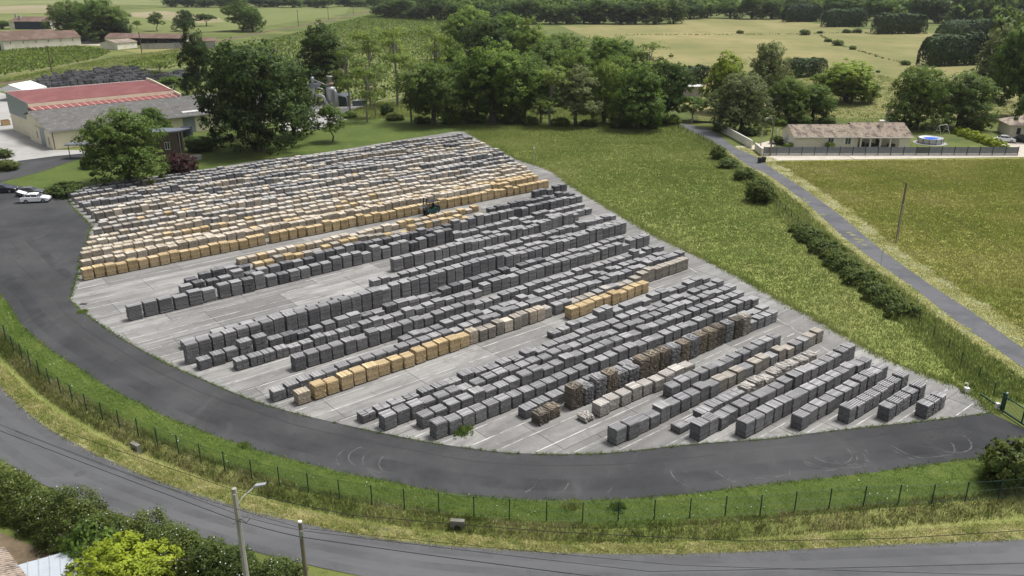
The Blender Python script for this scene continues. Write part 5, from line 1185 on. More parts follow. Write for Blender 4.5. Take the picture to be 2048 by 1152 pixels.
part(NH, 'wall', M_HWALL, (0, 12, 0, 9, 0, 2.9)); MB().add([(-.6, -.6, 2.85), (12.6, -.6, 2.85), (12.6, 9.6, 2.85), (-.6, 9.6, 2.85), (4.2, 4.5, 4.8), (8, 4.5, 4.8)], [(0, 1, 5, 4), (1, 2, 5), (2, 3, 4, 5), (3, 0, 4), (3, 2, 1, 0)]).obj('roof', M_TILE, NH); window(NH, 1.2, 1.9, 0, .9, 2.2, fmat=M_BLACK)
SHD = empty('garden_shed', (*G(2017, 269), 0), -.4, 'small blue grey garden shed beside the neighbour house', 'shed'); part(SHD, 'wall', M_GREYM, (-.8, .8, 0, 2.2, 0, 1.9)); part(SHD, 'door', M_NAVY, (-.35, .35, -.04, -.01, .03, 1.75)); MB().prism([(-.95, 1.85), (0, 2.3), (.95, 1.85), (.95, 1.92), (0, 2.38), (-.95, 1.92)], -.15, 2.35).obj('roof', M_STEEL, SHD)
BHUT = empty('log_store', (*G(1785, 246), 0), 0, 'little white gabled playhouse behind the bungalow roof', 'hut'); part(BHUT, 'wall', M_WHITE, (-1, 1, 0, 2, 0, 2)); MB().prism([(-1.2, 1.95), (0, 3), (1.2, 1.95), (1.2, 2.05), (0, 3.1), (-1.2, 2.05)], -.2, 2.2).obj('roof', M_BOARD, BHUT)
STA = empty('garden_statue', (*G(1554, 270), 0), 0, 'small white garden statue on a plinth left of the bungalow', 'statue'); part(STA, 'plinth', M_WHITE, (-.2, .2, -.2, .2, 0, .7)); MB().lathe([(.14, .7), (.2, 1.0), (.12, 1.25), (.08, 1.3), (.12, 1.42), (.03, 1.55)], 10).obj('figure', M_WHITE, STA, True)
# --- graffiti hut, lane walls, gate, bins
GH = empty('transformer_hut', (52.4, 261.4, 0), 0, 'flat roofed concrete hut with faded red graffiti behind the lane end', 'hut')
part(GH, 'wall', M_CONCW, (0, 7, 0, 4.5, 0, 3.5)); part(GH, 'roof', plain('pale roof slab', (.6, .59, .56), .9), (-.2, 7.2, -.2, 4.7, 3.505, 3.72))
M_GRAF = plain('faded red graffiti', (.24, .13, .11), .9); M_GRAK = plain('black graffiti', (.06, .06, .06), .9)
def strokes(parent, name, mat, segs, x0, z0, s, y=-.006, w=.07):
    mb = MB()
    for a, b, c, d in segs:
        p, q = Vector((x0 + a * s, y, z0 + b * s)), Vector((x0 + c * s, y, z0 + d * s)); dd = (q - p).normalized(); nn = Vector((-dd.z, 0, dd.x)) * w / 2
        mb.add([p - nn, q - nn, q + nn, p + nn], [(0, 1, 2, 3)])
    return mb.obj(name, mat, parent)
LET = {'B': [(0,0,0,1),(0,1,.5,.8),(.5,.8,0,.5),(0,.5,.6,.25),(.6,.25,0,0)], 'T': [(0,1,.7,1),(.35,1,.35,0)], 'C': [(.6,.9,.1,.9),(.1,.9,0,.5),(0,.5,.1,.1),(.1,.1,.6,.1)], 'A': [(0,0,.4,1),(.4,1,.8,0),(.15,.4,.65,.4)]}
for i, ch in enumerate('BTC'): strokes(GH, 'graffiti_letter', M_GRAK, LET[ch], 1.1 + i * .8, 2.35, .65)
strokes(GH, 'graffiti_scrawl', M_GRAF, [(i * .42, .1 + .3 * (i % 2), i * .42 + .35, .75 - .35 * (i % 3 == 0)) for i in range(9)] + [(i * .42, .1, i * .42, .7) for i in range(0, 9, 2)], 1.0, 1.5, .75)
strokes(GH, 'graffiti_letter', M_GRAK, LET['A'] + [(.4, 1, .4, 1.4), (-.2, 1.4, 1.2, 1.4)], 4.9, .9, 1.1)
def wall_seg(name, a, b, h, th, label, mat=M_OFFW):
    A, B = np.array(G(*a)), np.array(G(*b)); L = float(np.linalg.norm(B - A)); r = empty(name, (A[0], A[1], 0), math.atan2(B[1] - A[1], B[0] - A[0]), label, 'wall')
    part(r, 'wall', mat, (0, L, -th/2, th/2, 0, h)); part(r, 'coping', M_KERB, (-.05, L + .05, -th/2 - .06, th/2 + .06, h + .002, h + .09)); return r, L
wall_seg('garden_wall', (1433, 258), (1503, 297), 1.7, .25, 'long pale garden wall running along the lane'); wall_seg('garden_wall', (1510, 300), (1524, 312), 1.5, .3, 'short pale wall at the bungalow drive entrance')
LG_ = empty('lane_gate', (*G(1386, 246), 0), 0, 'dark metal double gate closing the lane end', 'gate'); 
for k in range(17): MB().tube([(k * .4, -k * .09, .1), (k * .4, -k * .09, 1.45)], .03, 4).obj('bar', M_BLACK, LG_)
MB().tube([(0, 0, 1.4), (6.4, -1.44, 1.4)], .05, 5).obj('rail', M_BLACK, LG_); MB().add([(0, 0, .1), (6.4, -1.44, .1), (6.4, -1.44, .6), (0, 0, .6), (0, .03, .1), (6.4, -1.41, .1), (6.4, -1.41, .6), (0, .03, .6)], [(0, 1, 2, 3), (7, 6, 5, 4), (3, 2, 6, 7)]).obj('kick_plate', M_BLACK, LG_)
part(LG_, 'gate_post', M_CONCW, (-.45, -.1, -.2, .15, 0, 1.9)); part(LG_, 'gate_post', M_WHITE, (6.5, 6.85, -1.7, -1.35, 0, 1.8))
for i, x in enumerate((1519, 1527)):
    WB = empty('wheelie_bin', (*G(x, 326 - i * 1.5), 0), .2, ('left' if i == 0 else 'right') + ' one of two black wheelie bins by the bungalow drive', 'bin', 'black wheelie bins')
    MB().prism([(-.28, .08), (.28, .08), (.34, 1.0), (-.34, 1.0)], -.3, .34).obj('body', M_BLACK, WB); MB().prism([(-.37, 1.0), (.37, 1.0), (.3, 1.09), (-.3, 1.09)], -.36, .4).obj('lid', M_BLACK, WB)
    for sx in (-.26, .26): MB().tube([(sx - .03, .32, .1), (sx + .03, .32, .1)], .1, 8).obj('wheel', M_BLACK, WB)
# ------------------------------------------------------------------ fences, gate, poles, vehicles, small things
def meshmat(name, col, a):
    n = N(name); p = n.bsdf(col, .6); tr = n.n('ShaderNodeBsdfTransparent'); mx = n.n('ShaderNodeMixShader'); mx.inputs[0].default_value = a
    n.l(tr.outputs[0], mx.inputs[1]); n.l(p, mx.inputs[2]); return n.done(mx.outputs[0])
M_WIRE = meshmat('fine green wire mesh', (.02, .05, .035), .16)
POST = MB().tube([(0, 0, -.1), (0, 0, 1.62)], .045, 6).mesh('post', M_GREEN)
def wire_fence(P, label, h=1.55, z=0.0):
    P = [np.array(p) for p in P]; r = empty('wire_fence', (P[0][0], P[0][1], z), 0, label, 'fence'); o = P[0]
    V = []; Q = []; mb = MB()
    for i, p in enumerate(P):
        q = p - o; inst(POST, 'post', r, (q[0], q[1], 0), sc=(1, 1, h / 1.55))
    for i in range(len(P) - 1):
        a, b = P[i] - o, P[i+1] - o
        MB().add([(a[0], a[1], .05), (b[0], b[1], .05), (b[0], b[1], h), (a[0], a[1], h)], [(0, 1, 2, 3)]).obj('wire_mesh', M_WIRE, r)
    for zz in (.1, h * .5, h - .03): mb.tube([(p[0] - o[0], p[1] - o[1], zz) for p in P], .008, 3)
    mb.obj('tension_wire', M_GREEN, r)
    return r
FP = [(12,678),(27,701),(44,716),(61,731),(79,750),(99,767),(121,785),(145,802),(173,820),(205,837),(239,853),(277,871),(315,889),(357,905),(402,923),(450,939),(504,956),(559,970),(617,983),(679,996),(744,1008),(809,1016),(878,1024),(948,1031),(1019,1036),(1093,1041),(1165,1043),(1236,1041),(1308,1038),(1379,1035),(1450,1030),(1520,1028),(1589,1021),(1658,1015),(1727,1010),(1796,1007),(1863,1006),(1930,1001),(1997,996),(2065,990)]
wire_fence(pl([(-20,640),(-2,662)] + FP), 'dark green wire fence on the bank between drive and main road')
wire_fence(resample(fr[::-1], 46), 'green wire fence between the meadow and the lane', 1.35)
GT2 = empty('sliding_gate', (*G(2003, 824), 0), math.atan2(G(2060, 862)[1] - G(2003, 824)[1], G(2060, 862)[0] - G(2003, 824)[0]), 'dark green sliding bar gate at the right end of the drive', 'gate')
MB().tube([(0, 0, 1.55), (7, 0, 1.55)], .05, 6).obj('top_rail', M_GREEN, GT2); MB().box(0, 7, -.06, .06, .12, .26).obj('bottom_rail', M_GREEN, GT2)
BARM = MB().tube([(0, 0, .2), (0, 0, 1.55)], .016, 4).mesh('bar', M_GREEN)
for k in range(1, 54): inst(BARM, 'bar', GT2, (k * .13, 0, 0))
for x in (0, 2.3, 4.6): MB().box(x - .04, x + .04, -.05, .05, .2, 1.6).obj('stile', M_GREEN, GT2)
for x in (-.28, -.02): MB().box(x - .07, x + .07, .08, .22, 0, 1.75).obj('guide_post', M_GREEN, GT2)
MB().tube([(-.1, .15, 1.65), (-2.4, 1.3, .6)], .025, 4).obj('stay', M_GREEN, GT2); MB().box(-2.9, -.3, .12, .22, .15, .3).obj('track', M_GREEN, GT2)
MB().box(-.75, -.45, -.12, .18, .05, .55).obj('motor', M_WHITE, GT2); MB().lathe([(.07, 1.78), (.07, 1.9), (.02, 1.95)], 8, 0, .15).obj('beacon', M_WHITE, GT2)
VV = empty('water_standpipe', (*G(1932, 786), 0), 0, 'white standpipe with a bent spout on the grass by the gate', 'standpipe'); MB().box(-.2, .2, -.2, .2, 0, .55).obj('base', M_WHITE, VV); MB().tube([(0, 0, .55), (0, 0, .95), (-.06, 0, 1.02), (-.25, 0, 1.0)], .05, 6).obj('spout', M_WHITE, VV)
# poles and cables
def pole(top, z, r, mat, label, name='utility_pole', lean=0):
    X, Y = G(*top, z); o = empty(name, (X, Y, 0), 0, label, 'pole'); MB().tube([(lean, 0, -.2), (0, 0, z)], [r * 1.35, r], 10).obj('shaft', mat, o); return o, (X, Y, z)
P1, T1 = pole((468, 977), 8.0, .14, M_CPOLE, 'cast concrete pole with a street lamp by the roadside hedge', 'lamp_post')
MB().box(-.09, .09, -.2, -.13, 0, 7.7).obj('rib', M_CPOLE, P1)
MB().tube([(.1, 0, 6.9), (.35, .1, 7.3), (1.1, .3, 7.9)], .035, 6).obj('lamp_arm', M_WHITE, P1); MB().prism([(1.0, 7.86), (1.75, 8.06), (1.78, 8.14), (1.15, 8.03)], .2, .45).obj('lamp_head', plain('lamp grey', (.42, .43, .45), .4, .3), P1)
MB().tube([(-.3, -.25, 5.7), (.65, .1, 6.1)], .035, 5).obj('cross_bracket', M_STEEL, P1); MB().tube([(.1, -.1, 5.95), (.5, -.1, 5.7), (.75, -.1, 6.0)], .02, 5).obj('cable_loop', M_BLACK, P1)
P2, T2 = pole((600, 1044), 7.4, .11, M_TIMBER, 'round wooden telephone pole right of the concrete lamp post'); MB().box(-.04, .14, -.16, -.1, 6.4, 6.9).obj('bracket', M_STEEL, P2); MB().lathe([(.115, 7.38), (.12, 7.46), (.02, 7.5)], 10).obj('cap', M_WHITE, P2)
P3, T3 = pole((1813, 366), 8.2, .13, M_TIMBER, 'tall wooden pole of the leaning pair in the field'); 
bx3, by3 = G(1790, 486); MB().tube([(bx3 - T3[0], by3 - T3[1] - .3, 0), (-.05, -.12, 5.0)], .1, 8).obj('strut', M_TIMBER, P3); MB().box(-.35, .1, -.2, -.1, 4.9, 5.1).obj('bracket', M_STEEL, P3)
P4, T4 = pole((1549, 232), 8.4, .13, M_TIMBER, 'wooden pole at the left end of the bungalow fence'); MB().tube([(0, 0, 7.7), (-.5, 0, 8.0), (-1.3, 0, 8.0)], .04, 5).obj('lamp_arm', M_STEEL, P4); MB().box(-1.7, -1.2, -.1, .1, 7.93, 8.03).obj('lamp_head', M_WHITE, P4)
P5, T5 = pole((1433, 190), 7.5, .12, M_TIMBER, 'wooden pole in front of the big grey green tree')
P6, T6 = pole((1417, 132), 9, .14, M_BOARD, 'dark pole behind the graffiti hut')
P7, T7 = pole((1068, 297), 3.6, .05, M_CPOLE, 'thin white post at the meadow edge of the yard', 'sensor_post'); MB().box(-.15, .15, -.1, .1, 3.6, 3.8).obj('sensor', M_WHITE, P7)
P8, T8 = pole((1525, 257), 4.0, .1, M_CPOLE, 'short pale post at the bungalow drive entrance')
for (bx, by, yt, lab) in ((104, 146, 91, 'dark lattice pole beside the railway on the left'), (284, 107, 64, 'ivy covered pole before the open farm shed'), (597, 52, 20, 'left pole of the row along the far track'), (657, 39, 14, 'middle pole of the row along the far track'), (707, 29, 8, 'right pole of the row along the far track')):
    X, Y = G(bx, by); z = topz(Y, yt); o = empty('utility_pole', (X, Y, 0), 0, lab, 'pole'); MB().tube([(0, 0, -.2), (0, 0, z)], [.24, .16], 6).obj('shaft', M_BOARD, o); MB().tube([(-.7, 0, z - .5), (.7, 0, z - .5)], .06, 5).obj('cross_arm', M_BOARD, o)
def cable(pts, sag, r, label):
    out = []
    for a, b in zip(pts[:-1], pts[1:]):
        a, b = Vector(a), Vector(b)
        for k in range(14):
            t = k / 14; p = a.lerp(b, t); p.z -= sag * 4 * t * (1 - t); out.append(p)
    out.append(Vector(pts[-1])); tag(MB().tube(out, r, 5).obj('overhead_cable', M_BLACK), label, 'cable')
def cp(x, y, z): return (*G(x, y, z), z)
cable([cp(-60, 838, 6.2), (T1[0], T1[1] - .2, 5.9), (T2[0], T2[1] - .15, 6.5), cp(1180, 1152, 6.4), cp(2100, 1195, 6.2)], .05, .022, 'thick black cable running below the lamp arm along the road')
cable([cp(-60, 826, 6.5), (T1[0] + .2, T1[1], 6.1), (T2[0], T2[1] + .1, 6.75), cp(1300, 1143, 6.7), cp(2100, 1125, 6.7)], .04, .014, 'thin cable above the thick one along the road')
cable([cp(120, 860, 7.6), (T1[0], T1[1] + .1, 7.8), cp(700, 1030, 7.4), cp(1100, 1063, 7.3), cp(1500, 1082, 7.4), cp(1800, 1076, 7.4), cp(2120, 1056, 7.6)], .02, .018, 'cable from the lamp post top crossing the roadside ditch')
cable([cp(30, 862, 6.6), cp(300, 965, 6.4), (T2[0], T2[1], 7.0), cp(1350, 1130, 7.0), cp(2100, 1152, 6.8)], .04, .012, 'slack telephone wire over the main road')
cable([T4, T3, cp(2100, 552, 8.0)], .5, .02, 'single cable over the field between the leaning pair and the bungalow')
cable([(T3[0] - .1, T3[1], 5.0), cp(1960, 560, 4.6), cp(2100, 630, 4.6)], .2, .012, 'lower thin wire from the pole strut across the field')
SG = empty('road_sign', (*G(1761, 532), 0), .9, 'back of a triangular road sign with plates on the lane verge', 'sign'); MB().tube([(0, 0, 0), (0, 0, 2.5)], .03, 6).obj('post', M_STEEL, SG); MB().prism([(-.38, 2.5), (.38, 2.5), (0, 1.85)], -.02, .02).obj('triangle_plate', M_STEEL, SG); MB().box(-.33, .33, -.045, -.025, 1.35, 1.75).obj('lower_plate', M_STEEL, SG); MB().box(-.3, .3, -.045, -.025, 1.0, 1.28).obj('lower_plate', M_STEEL, SG)
M_CULV = plain('mossy culvert concrete', (.17, .165, .145), .95, var=.3, scale=3)
for (x, y, rz, lab) in ((271, 896, -.6, 'grey culvert headwall on the left ditch'), (915, 1050, -.1, 'grey culvert headwall in the middle of the ditch')):
    C = empty('culvert_headwall', (*G(x, y, -.4), -.85), rz, lab, 'culvert'); MB().box(-.5, .5, -.15, .2, 0, .85).obj('block', M_CULV, C); MB().tube([(0, -.2, .3), (0, .1, .3)], .22, 12).obj('pipe_mouth', M_DARK, C)
# vehicles
def wheelset(root, xs, ys, r, w, rim):
    for x in xs:
        for y in ys:
            t = MB().tube([(x, y - w/2, r), (x, y + w/2, r)], r, 16).obj('wheel', M_BLACK, root); MB().tube([(x, y - w/2 - .01, r), (x, y + w/2 + .01, r)], r * .62, 12).obj('rim', rim, t)
M_RIM = plain('alloy rim', (.3, .3, .31), .35, .6)
def car(loc, rz, body, label, L=4.4, wd=1.8, h=1.5, hatch=False):
    r = empty('parked_car', (*loc, .025), rz, label, 'car')
    k = L / 4.4
    prof = [(-2.15, .32), (2.1, .28), (2.2, .5), (2.15, .72), (1.55, .88), (.95, .96), (-1.75, 1.0), (-2.15, .92), (-2.2, .55)]
    V = []; n = len(prof)
    for y, s in ((-wd/2 + .06, .97), (-wd/2, 1.0), (wd/2, 1.0), (wd/2 - .06, .97)):
        zz = [(x * k * s, z if abs(y) > wd/2 - .03 or True else z) for x, z in prof]; V += [(x, y if s == 1.0 else y, (z if s == 1 else z)) for x, z in zz]
    V = []
    for y, s, dz in ((-wd/2, 1, 0), (-wd/2 + .12, 1.0, .05), (wd/2 - .12, 1.0, .05), (wd/2, 1, 0)):
        V += [(x * k, y, z + (dz if z > .8 else 0)) for x, z in prof]
    Q = [tuple(range(n-1, -1, -1)), tuple(range(3*n, 4*n))] + [(j*n + i, j*n + (i+1) % n, (j+1)*n + (i+1) % n, (j+1)*n + i) for j in range(3) for i in range(n)]
    MB().add(V, Q).obj('body', body, r)
    gp = [(1.0, .98), (.35, h - .08), (-.2, h), (-1.1, h - .06), (-1.95, 1.02)]; n = len(gp); V = []
    for y in (-wd/2 + .07, wd/2 - .07): V += [(x * k, y * (1 - (z - .98) * .35), z) for x, z in gp]
    MB().add(V, [tuple(range(n)), tuple(range(2*n-1, n-1, -1))] + [(i, i + n, (i+1) % n + n, (i+1) % n) for i in range(n)]).obj('glasshouse', M_GLASS, r)
    V = []
    for y in (-wd/2 + .17, wd/2 - .17): V += [(.38 * k, y, h - .05), (-.2 * k, y, h + .025), (-1.12 * k, y, h - .03), (-1.25 * k, y, h - .1), (.48 * k, y, h - .12)]
    MB().add(V, [(0, 1, 2, 3, 4), (9, 8, 7, 6, 5)] + [(i, i + 5, (i+1) % 5 + 5, (i+1) % 5) for i in range(5)]).obj('roof', body, r)
    for sx in (.42, -.45, -1.3):
        for sy in (-1, 1): MB().tube([(sx * k, sy * (wd/2 - .08), .98), ((sx - (.12 if sx < 0 else .0)) * k, sy * (wd/2 - .24), h - .06)], .035, 5).obj('window_pillar', body, r)
    wheelset(r, (-1.32 * k, 1.32 * k), (-wd/2 + .1, wd/2 - .1), .34, .22, M_RIM)
    for sy in (-1, 1):
        MB().box(2.0 * k, 2.19 * k, sy * wd/2 * .62 - .18, sy * wd/2 * .62 + .18, .62, .74).obj('headlight', plain('headlight glass', (.6, .62, .64), .15), r); MB().box(-2.2 * k, -2.1 * k, sy * wd/2 * .7 - .15, sy * wd/2 * .7 + .15, .75, .9).obj('tail_light', plain('tail light', (.35, .01, .01), .3), r)
        MB().box(.62 * k, .82 * k, sy * (wd/2 + .06) - .09, sy * (wd/2 + .06) + .09, .98, 1.12).obj('mirror', body, r)
    MB().box(-2.1 * k, 2.1 * k, -wd/2 + .04, wd/2 - .04, .18, .31).obj('sill', M_BLACK, r)
    if hatch:
        MB().box(-2.26 * k, -2.21 * k, -.7, .7, .45, 1.3).obj('open_boot', M_DARK, r); MB().add([(-1.3, -.7, h), (-1.3, .7, h), (-2.5, .7, h + .5), (-2.5, -.7, h + .5), (-1.3, -.7, h + .05), (-1.3, .7, h + .05), (-2.5, .7, h + .55), (-2.5, -.7, h + .55)], [(3, 2, 1, 0), (4, 5, 6, 7), (0, 1, 5, 4), (2, 3, 7, 6), (1, 2, 6, 5), (3, 0, 4, 7)]).obj('tailgate', body, r)
    return r
M_CARW = plain('white car paint', (.82, .83, .84), .25, 0, .5, var=.02); M_CARD = plain('dark blue car paint', (.03, .035, .055), .2, .3, .6, var=.05); M_CARG = plain('graphite car paint', (.12, .125, .135), .22, .4, .6, var=.05); M_CARB = plain('black car paint', (.012, .012, .014), .2, .2, .6)
car(G(73, 404), .22, M_CARW, 'white hatchback with its tailgate open on the drive', hatch=True)
car(G(62, 391), .18, M_CARG, 'dark grey car parked behind the white hatchback', L=4.3)
car(G(6, 385), .2, M_CARD, 'dark blue estate car cut by the left frame edge', L=4.7, h=1.48)
car(G(2011, 284), -.5, M_CARW, 'small white car on the neighbour drive', L=3.9); car(G(2048, 285), -.9, M_CARB, 'black car at the right frame edge', L=4.6, h=1.7)
FL = empty('forklift', (*G(862, 430), .052), ROWROT + .1 + math.pi, 'dark green forklift with its forks raised between the honey stacks', 'forklift')
M_FG = plain('forklift green', (.012, .05, .042), .4)
MB().prism([(-1.3, .35), (1.0, .35), (1.0, .8), (.2, .95), (-.3, 1.15), (-1.3, 1.15)], -.6, .6).obj('chassis', M_FG, FL); MB().box(-1.45, -1.05, -.58, .58, .4, 1.35).obj('counterweight', M_BLACK, FL)
MB().box(-1.2, .75, -.58, .58, 2.15, 2.27).obj('overhead_guard', M_BLACK, FL)
for x in (-1.1, .65):
    for y in (-.52, .52): MB().tube([(x, y, .9), (x, y, 2.15)], .05, 5).obj('guard_post', M_BLACK, FL)
MB().box(-.5, 0, -.3, .3, 1.16, 1.3).obj('seat', M_BLACK, FL); MB().box(-.55, -.45, -.3, .3, 1.3, 1.8).obj('seat_back', M_BLACK, FL)
for y in (-.4, .4): MB().box(1.05, 1.2, y - .08, y + .08, .1, 2.9).obj('mast_rail', M_BLACK, FL)
MB().box(1.2, 1.28, -.5, .5, 1.55, 2.0).obj('carriage', M_STEEL, FL)
for y in (-.3, .3): MB().box(1.28, 2.4, y - .07, y + .07, 1.5, 1.56).obj('fork', M_STEEL, FL)
wheelset(FL, (-.85, .7), (-.52, .52), .33, .24, M_STEEL)
# grape harvester in the far vines
HV = empty('grape_harvester', (*G(823, 35), 0), .3, 'yellow straddle tractor working at the far end of the vineyard', 'tractor'); MB().box(-2.2, 2.2, -1.6, 1.6, 2.2, 3.6).obj('body', plain('pale machine', (.55, .5, .42), .6), HV); MB().box(-.4, 1.6, -1.0, 1.0, 3.6, 5.2).obj('cab', M_YEL, HV)
for x in (-1.8, 1.8):
    for y in (-1.4, 1.4): MB().box(x - .25, x + .25, y - .2, y + .2, .8, 2.2).obj('leg', M_RED, HV); MB().tube([(x, y - .25, .8), (x, y + .25, .8)], .8, 12).obj('wheel', M_BLACK, HV)
# dark barrel stacks behind the works
rb = np.random.default_rng(4); M_BARR = woodmat('dark barrel timber', (.06, .062, .068), (.15, .15, .155), .4)
BM = [mesh_np('barrel_stack', *boxes_np([[0, 0, .55, 1.5, 1.3, 1.0, 0], [0, 0, 1.65 if h > 2 else 1.2, 1.45, 1.25, h - 1.2, .03]] + [[-.6 + .3 * k, 0, h + .06, .2, 1.25, .05, 0] for k in range(5)]), [M_BARR]) for h in (1.5, 2.2, 1.9)]
BP = pl([(66,168),(100,158),(160,150),(215,144),(262,139),(272,143),(300,150),(330,152),(372,150),(376,160),(330,172),(250,170),(180,176),(100,180)])
q = scatter(BP, 900, rb); keep = []
ang = .76; ca, sa = math.cos(ang), math.sin(ang); grid = {}
for p in q:
    a, b = p[0] * ca + p[1] * sa, -p[0] * sa + p[1] * ca; g = (round(a / 2.0), round(b / 2.7))
    if g in grid or (g[1] % 3 == 0): continue
    grid[g] = 1; keep.append((g, g[0] * 2.0 * ca - g[1] * 2.7 * sa, g[0] * 2.0 * sa + g[1] * 2.7 * ca))
rows_ = sorted({k[0][1] for k in keep}); cols_ = {r: sorted(k[0][0] for k in keep if k[0][1] == r) for r in rows_}
for g, *p in keep[:230]:
    tag(inst(BM[rb.integers(0, 3)], 'barrel_stack', None, (p[0], p[1], 0), ang + rb.normal(0, .05)), f'dark pallet stack behind the red hall, {nth(cols_[g[1]].index(g[0]) + 1)} along its {nth(rows_.index(g[1]) + 1)} row', 'wood stack', 'dark pallets in the yard behind the works')
sheet('barrel_yard', [tuple(p) for p in BP], .014, M_APRON)
# bottom left: metal roofed shed, corner of a tiled roof, bare earth
sheet('bare_earth', pl([(-80,1030),(-10,1060),(60,1090),(140,1125),(200,1180),(-80,1260)]), .006, M_SOIL)
MS = empty('metal_shed', (*G(92, 1160, 2.2), 0), .50, 'shed with a pale standing seam metal roof in the bottom left corner', 'shed')
MB().box(-2.9, 2.9, -2.4, 1.6, 0, 2.15).obj('wall', M_CONCW, MS); M_PALEM = plain('pale metal sheet', (.5, .54, .58), .4, .3, var=.08, scale=.8)
for k in range(11):
    x = -3.2 + k * .58; MB().add([(x, -2.8, 2.22), (x + .55, -2.8, 2.22), (x + .55, 1.9, 2.5), (x, 1.9, 2.5), (x, -2.8, 2.18), (x + .55, -2.8, 2.18), (x + .55, 1.9, 2.46), (x, 1.9, 2.46), ], [(0, 1, 2, 3), (7, 6, 5, 4), (0, 4, 5, 1), (2, 6, 7, 3), (1, 5, 6, 2), (3, 7, 4, 0)]).obj('roof_sheet', M_PALEM, MS)
    MB().add([(x + .55, -2.8, 2.2), (x + .58, -2.8, 2.2), (x + .58, 1.9, 2.53), (x + .55, 1.9, 2.53), (x + .55, -2.8, 2.27), (x + .58, -2.8, 2.27), (x + .58, 1.9, 2.56), (x + .55, 1.9, 2.56)], [(4, 5, 6, 7), (0, 4, 7, 3), (1, 2, 6, 5), (0, 1, 5, 4)]).obj('seam', M_PALEM, MS)
TR = empty('tiled_house', (*G(-20, 1165, 2.6), 0), -.75, 'corner of a pink tiled roof at the bottom left frame edge', 'house'); MB().box(-3, 2.2, -3, 1.4, 0, 2.5).obj('wall', M_HWALL, TR); ribbed(MB(), -3.2, 2.4, 1.7, 2.45, -2.5, 3.9, .24, .07).obj('roof', M_TILE, TR)
# tyre scuffs on the drive, manhole, patches
def fade_arc():
    n = N('pale tyre scuff'); f = n.ramp(n.noise(n.pos(), .8, 5, .65), .38, .62, .05, .75); p = n.bsdf((.15, .149, .147), .95, 0, .08); tr = n.n('ShaderNodeBsdfTransparent'); mx = n.n('ShaderNodeMixShader'); n.l(f, mx.inputs[0]); n.l(tr.outputs[0], mx.inputs[1]); n.l(p, mx.inputs[2]); return n.done(mx.outputs[0])
M_ARC = fade_arc()
def scuff(cx, cy, r, a0, a1, w=.14, sq=1.0):
    c = G(cx, cy); r = r * .75; P = [(c[0] + r * math.cos(a), c[1] + r * sq * math.sin(a)) for a in np.linspace(a0, a1, 26)]; P = [p for p in P if inpoly(np.array([p[0]]), np.array([p[1]]), DIN)[0]]; n = len(P)
    if n < 6: return
    Pa, Pb = offset(P, w/2), offset(P, -w/2)
    MB().add([(p[0], p[1], .0245) for p in Pa] + [(p[0], p[1], .0245) for p in Pb], [(i, i + 1, n + 1 + i, n + i) for i in range(n - 1)]).obj('tyre_mark', M_ARC, DRV)
DIN = ribbon_poly(offset(ao, .8)[10:-4], smooth_line(pl(YF)) + np.array([0, -.5]))
DRV = [o for o in COL.objects if o.name == 'asphalt_drive'][0]
for a in ((715,915,2.2,2.2,4.4),(735,912,2.0,2.0,4.2),(775,918,2.6,2.4,4.6),(800,925,2.2,2.6,4.4),(760,925,4.5,3.2,5.2,.1),(1000,950,4.0,4.2,6.2),(960,940,6,4.3,5.6),(1085,962,2.6,4.6,6.4),(1160,965,3.2,4.2,6.0),(1230,965,4.6,3.9,5.6),(1290,962,5.5,3.6,5.3),(1400,945,3.0,3.0,5.4),(1500,930,4.0,3.4,6.0),(1650,905,3.2,3.3,6.4),(1655,905,3.8,3.6,6.2),(1690,905,2.4,3.9,6.5),(1660,905,2.2,3.6,6.6),(1840,885,3.4,3.3,6.3),(1845,885,4.2,3.5,5.6),(1890,880,2.6,4.2,6.6),(1750,890,5,3.9,5.2),(420,820,7,3.9,5.0),(330,770,8,3.8,4.8),(560,880,6,4.0,5.0),(1330,930,8,4.2,5.3),(1120,920,9,4.3,5.2)): scuff(*a[:5], *(a[5:6] or (.13,)))
def fadem(name, col, sc, lo, hi, k, st=(1, 1, 1)):
    n = N(name); v = n.mapv(n.pos(), st); f = n.ramp(n.noise(v, sc, 6, .65, .6), lo, hi, 0, k)
    f2 = n.ramp(n.noise(n.pos(), 9, 4, .7), .35, .65, .3, 1); a = n.math('MULTIPLY', f, f2)
    p = n.bsdf(col, .95, 0, .08); tr = n.n('ShaderNodeBsdfTransparent'); mx = n.n('ShaderNodeMixShader'); n.l(a, mx.inputs[0]); n.l(tr.outputs[0], mx.inputs[1]); n.l(p, mx.inputs[2]); return n.done(mx.outputs[0])
M_TRACK = fadem('dusty wheel track', (.125, .125, .124), .35, .35, .75, .5); M_OIL = fadem('dark tyre polish', (.028, .028, .03), .3, .4, .8, .45)
for (d, w, mt) in ((2.0, 1.5, M_OIL), (3.9, 1.3, M_TRACK), (5.5, 1.2, M_TRACK), (6.6, 1.6, M_TRACK), (8.2, 1.2, M_OIL)):
    c = offset(ao, d)[4:-4]; a, b = offset(c, w/2), offset(c, -w/2); n = len(c); ok = inpoly(c[:, 0], c[:, 1], drive)
    MB().add([(q[0], q[1], .0222) for q in a] + [(q[0], q[1], .0222) for q in b], [(i, i + 1, n + 1 + i, n + i) for i in range(n - 1) if ok[i] and ok[i + 1]]).obj('wheel_track', mt, DRV)
RD_ = [o for o in COL.objects if o.name == 'main_road'][0]; cr = resample((resample(ru, 200) + resample(rd, 200)) / 2, 200)
M_TRK2 = fadem('road wheel path', (.08, .081, .085), .3, .35, .75, .35); M_PATCH = fadem('pale road grit', (.18, .176, .168), 1.2, .5, .75, .5)
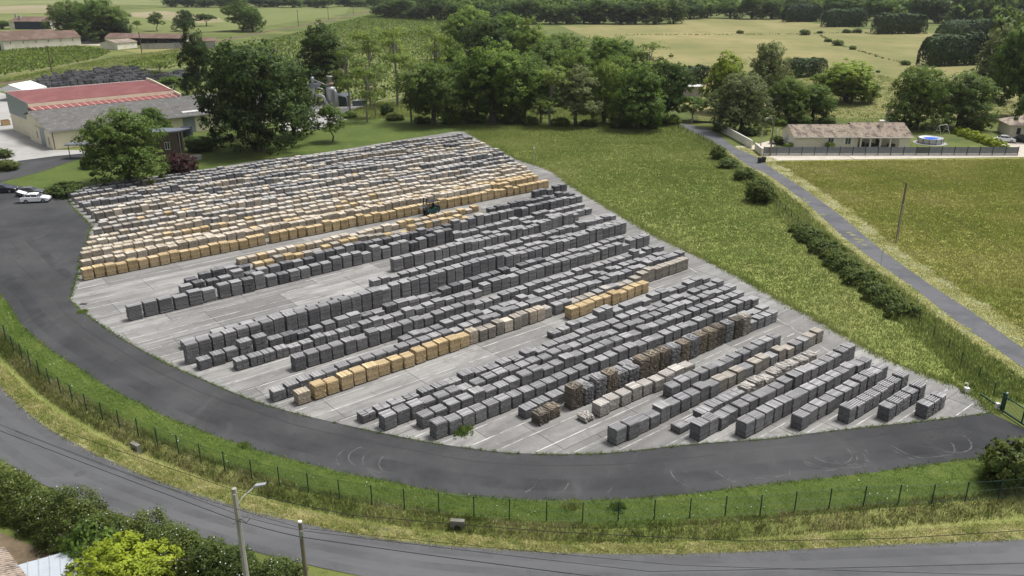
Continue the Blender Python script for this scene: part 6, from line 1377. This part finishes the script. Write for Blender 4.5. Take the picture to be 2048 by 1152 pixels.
for (d, w, mt) in ((-1.6, .8, M_TRK2), (-.1, .7, M_TRK2), (1.5, .8, M_TRK2), (2.75, .6, M_PATCH), (-2.8, .5, M_PATCH)):
    c = offset(cr, d); a, b = offset(c, w/2), offset(c, -w/2); n = len(c)
    MB().add([(q[0], q[1], .009) for q in a] + [(q[0], q[1], .009) for q in b], [(i, i + 1, n + 1 + i, n + i) for i in range(n - 1)]).obj('wheel_track', mt, RD_)
M_SEAM = plain('tar seam', (.028, .028, .029), .9, var=.2, world=True)
for (d, i0, i1, w) in ((4.6, int(len(ao) * .12), -int(len(ao) * .2), .07), (7.6, int(len(ao) * .3), -int(len(ao) * .45), .05)):
    c = offset(ao, d)[i0:i1]; a, b = offset(c, w/2), offset(c, -w/2); n = len(c)
    MB().add([(q[0], q[1], .0235) for q in a] + [(q[0], q[1], .0235) for q in b], [(i, i + 1, n + 1 + i, n + i) for i in range(n - 1)]).obj('tar_seam', M_SEAM, DRV)
MH = MB().lathe([(.42, 0), (.42, .006), (.02, .008)], 18).obj('manhole_cover', plain('cast iron', (.07, .07, .072), .7)); MH.location = (*G(160, 947), .007); tag(MH, 'round manhole cover in the main road', 'manhole')
MH2 = MB().box(-.4, .4, -.25, .25, 0, .01).obj('drain_grate', M_BLACK); MH2.location = (*G(167, 609), .052); tag(MH2, 'dark drain grate in the left corner of the yard', 'drain')
PB = [(1712, 478), (1718, 484), (1705, 470), (1728, 490), (1722, 480), (1698, 465), (1648, 430), (1608, 398), (1615, 404), (1935, 657), (1570, 376)]
for i, (x, y) in enumerate(PB):
    c = G(x, y); MB().prismz([(c[0] + .45 * (1 + .3 * math.sin(3 * a + i)) * math.cos(a), c[1] + .3 * math.sin(a)) for a in np.linspace(0, 6.28, 9)[:-1]], .017, .021).obj('moss_patch', M_STRAWV, [o for o in COL.objects if o.name == 'lane'][0])
# ------------------------------------------------------------------ air
n_ = bpy.data.materials.new('thin summer haze'); n_.use_nodes = True; n_.node_tree.nodes.clear()
vo = n_.node_tree.nodes.new('ShaderNodeOutputMaterial'); pv = n_.node_tree.nodes.new('ShaderNodeVolumePrincipled')
pv.inputs['Color'].default_value = (.86, .9, .95, 1); pv.inputs['Density'].default_value = .00006; pv.inputs['Anisotropy'].default_value = .1
n_.node_tree.links.new(pv.outputs[0], vo.inputs['Volume'])
hz = MB().box(-4190, 4190, -299, 4190, -1.6, 41.0).obj('haze', n_); tag(hz, 'thin pale haze over the whole scene', 'haze', kind='stuff')
